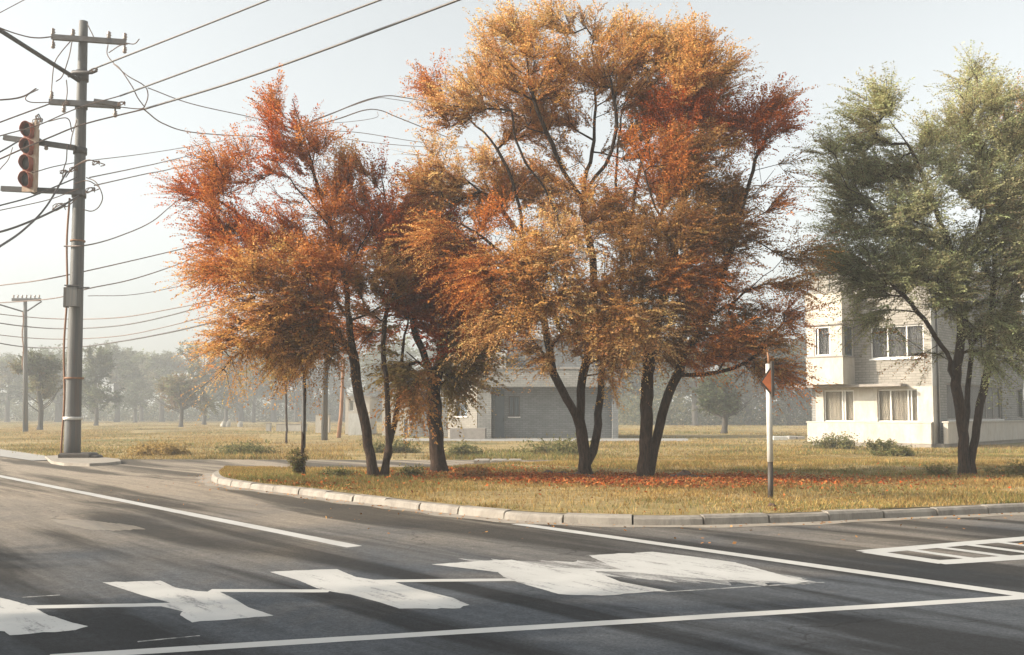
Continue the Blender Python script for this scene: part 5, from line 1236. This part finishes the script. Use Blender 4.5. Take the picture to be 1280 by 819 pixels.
# small bushes
def bush(name, px, py, h, wd, label, cols, seed, z=0.1, n=1100, leaf=0.03, group='low bushes in the grass'):
    rg = np.random.default_rng(seed); q = gp(px, py, z); t = thing(name, label, 'bush', (q.x, q.y, z), 0, group)
    mb = MB(); tips = []
    for k in range(14):
        a = rg.uniform(0, 6.28); r_ = wd*0.5*rg.uniform(0.2, 1); tp = Vector((math.cos(a)*r_, math.sin(a)*r_, h*rg.uniform(0.35, 1))); mb.tube([(0, 0, -0.03), tuple(tp*0.5 + Vector((0, 0, 0.05))), tuple(tp)], [0.012, 0.008, 0.004], 4); tips.append(np.array(tp))
    mb.build('stems', M['bark'], t); tips = np.array(tips)
    i = rg.integers(0, 14, n); s_ = rg.uniform(0.25, 1.08, (n, 1)); p = tips[i]*s_ + rg.normal(0, 0.07*wd, (n, 3)); p[:, 2] = np.abs(p[:, 2])
    a = rg.normal(0, 1, (n, 3)); a /= np.linalg.norm(a, axis=1)[:, None]; b = np.cross(a, rg.normal(0, 1, (n, 3))); b /= np.linalg.norm(b, axis=1)[:, None]; l_ = leaf*rg.uniform(0.6, 1.4, (n, 1))
    c = np.array(cols)[rg.integers(0, len(cols), n)]*rg.uniform(0.7, 1.3, (n, 1)); v = np.stack([p-a*l_, p+b*l_*0.4, p+a*l_, p-b*l_*0.4], 1).reshape(-1, 3)
    link('leaves', np_mesh('leaves', v, np.arange(len(v)).reshape(-1, 4), np.repeat(c, 4, 0)), M['leaf'], t); return t
BG = [(0.14, 0.14, 0.05), (0.20, 0.14, 0.06)]; BG2 = [(0.17, 0.165, 0.065), (0.24, 0.20, 0.09), (0.11, 0.12, 0.05)]
bush('bush', 372, 596, 0.62, 0.55, 'dark olive bush at the foot of the grey-painted sapling', BG, 91, n=2600)
bush('bush', 1172, 599, 0.26, 0.7, 'low dry bush just left of the green tree', BG, 92)
bush('bush', 1262, 598, 0.28, 1.1, 'wide dry bush near the right edge, right of the green tree', BG, 93, n=2200)
bush('bush', 592, 600, 0.26, 0.9, 'reddish weed clump right of the stout dark tree', [(0.28, 0.12, 0.05), (0.2, 0.13, 0.06)], 94)
bush('bush', 515, 597, 0.22, 0.8, 'green weed clump between the slender stems and the stout trunk', BG2, 95)
bush('bush', 420, 599, 0.2, 0.7, 'green weed clump right of the grey-painted sapling', BG2, 96)
for i, (px, py, h, wd, lab) in enumerate(((1040, 561, .38, 2.4, 'low green mound of weeds under the white corner bay'), (1104, 565, .35, 1.2, 'small green weed patch below the ground floor window'), (490, 566, .25, 2.2, 'green weed patch behind the slender-stemmed tree'), (305, 568, .22, 2.2, 'green weed patch left of the sapling across the side road'),
                                  (700, 568, .25, 3.2, 'broad green weed patch in front of the grey brick porch'), (585, 569, .2, 1.8, 'low weed patch behind the stout dark tree'), (200, 569, .2, 2.4, 'ochre weed patch right of the tall pole'), (1120, 573, .3, 1.4, 'flat weed patch in the shade before the white house'))):
    bush('bush', px, py, h, wd, lab, BG2 if 'ochre' not in lab else [(0.35, 0.24, 0.09), (0.28, 0.2, 0.08)], 100+i, z=0.0, n=3000, leaf=0.06)

# ------------------------------------------------------------------ haze
hm = bpy.data.materials.new('haze'); hm.use_nodes = True; hn_ = hm.node_tree; hn_.nodes.clear()
pv = hn_.nodes.new('ShaderNodeVolumePrincipled'); pv.inputs['Color'].default_value = (0.80, 0.82, 0.82, 1); pv.inputs['Density'].default_value = HAZE; pv.inputs['Anisotropy'].default_value = 0.0
ho = hn_.nodes.new('ShaderNodeOutputMaterial'); hn_.links.new(pv.outputs[0], ho.inputs['Volume'])
mb = MB(); mb.box((-710, -70, -1), (710, 910, 18)); hz = mb.build('haze', hm); tag(hz, kind='stuff')
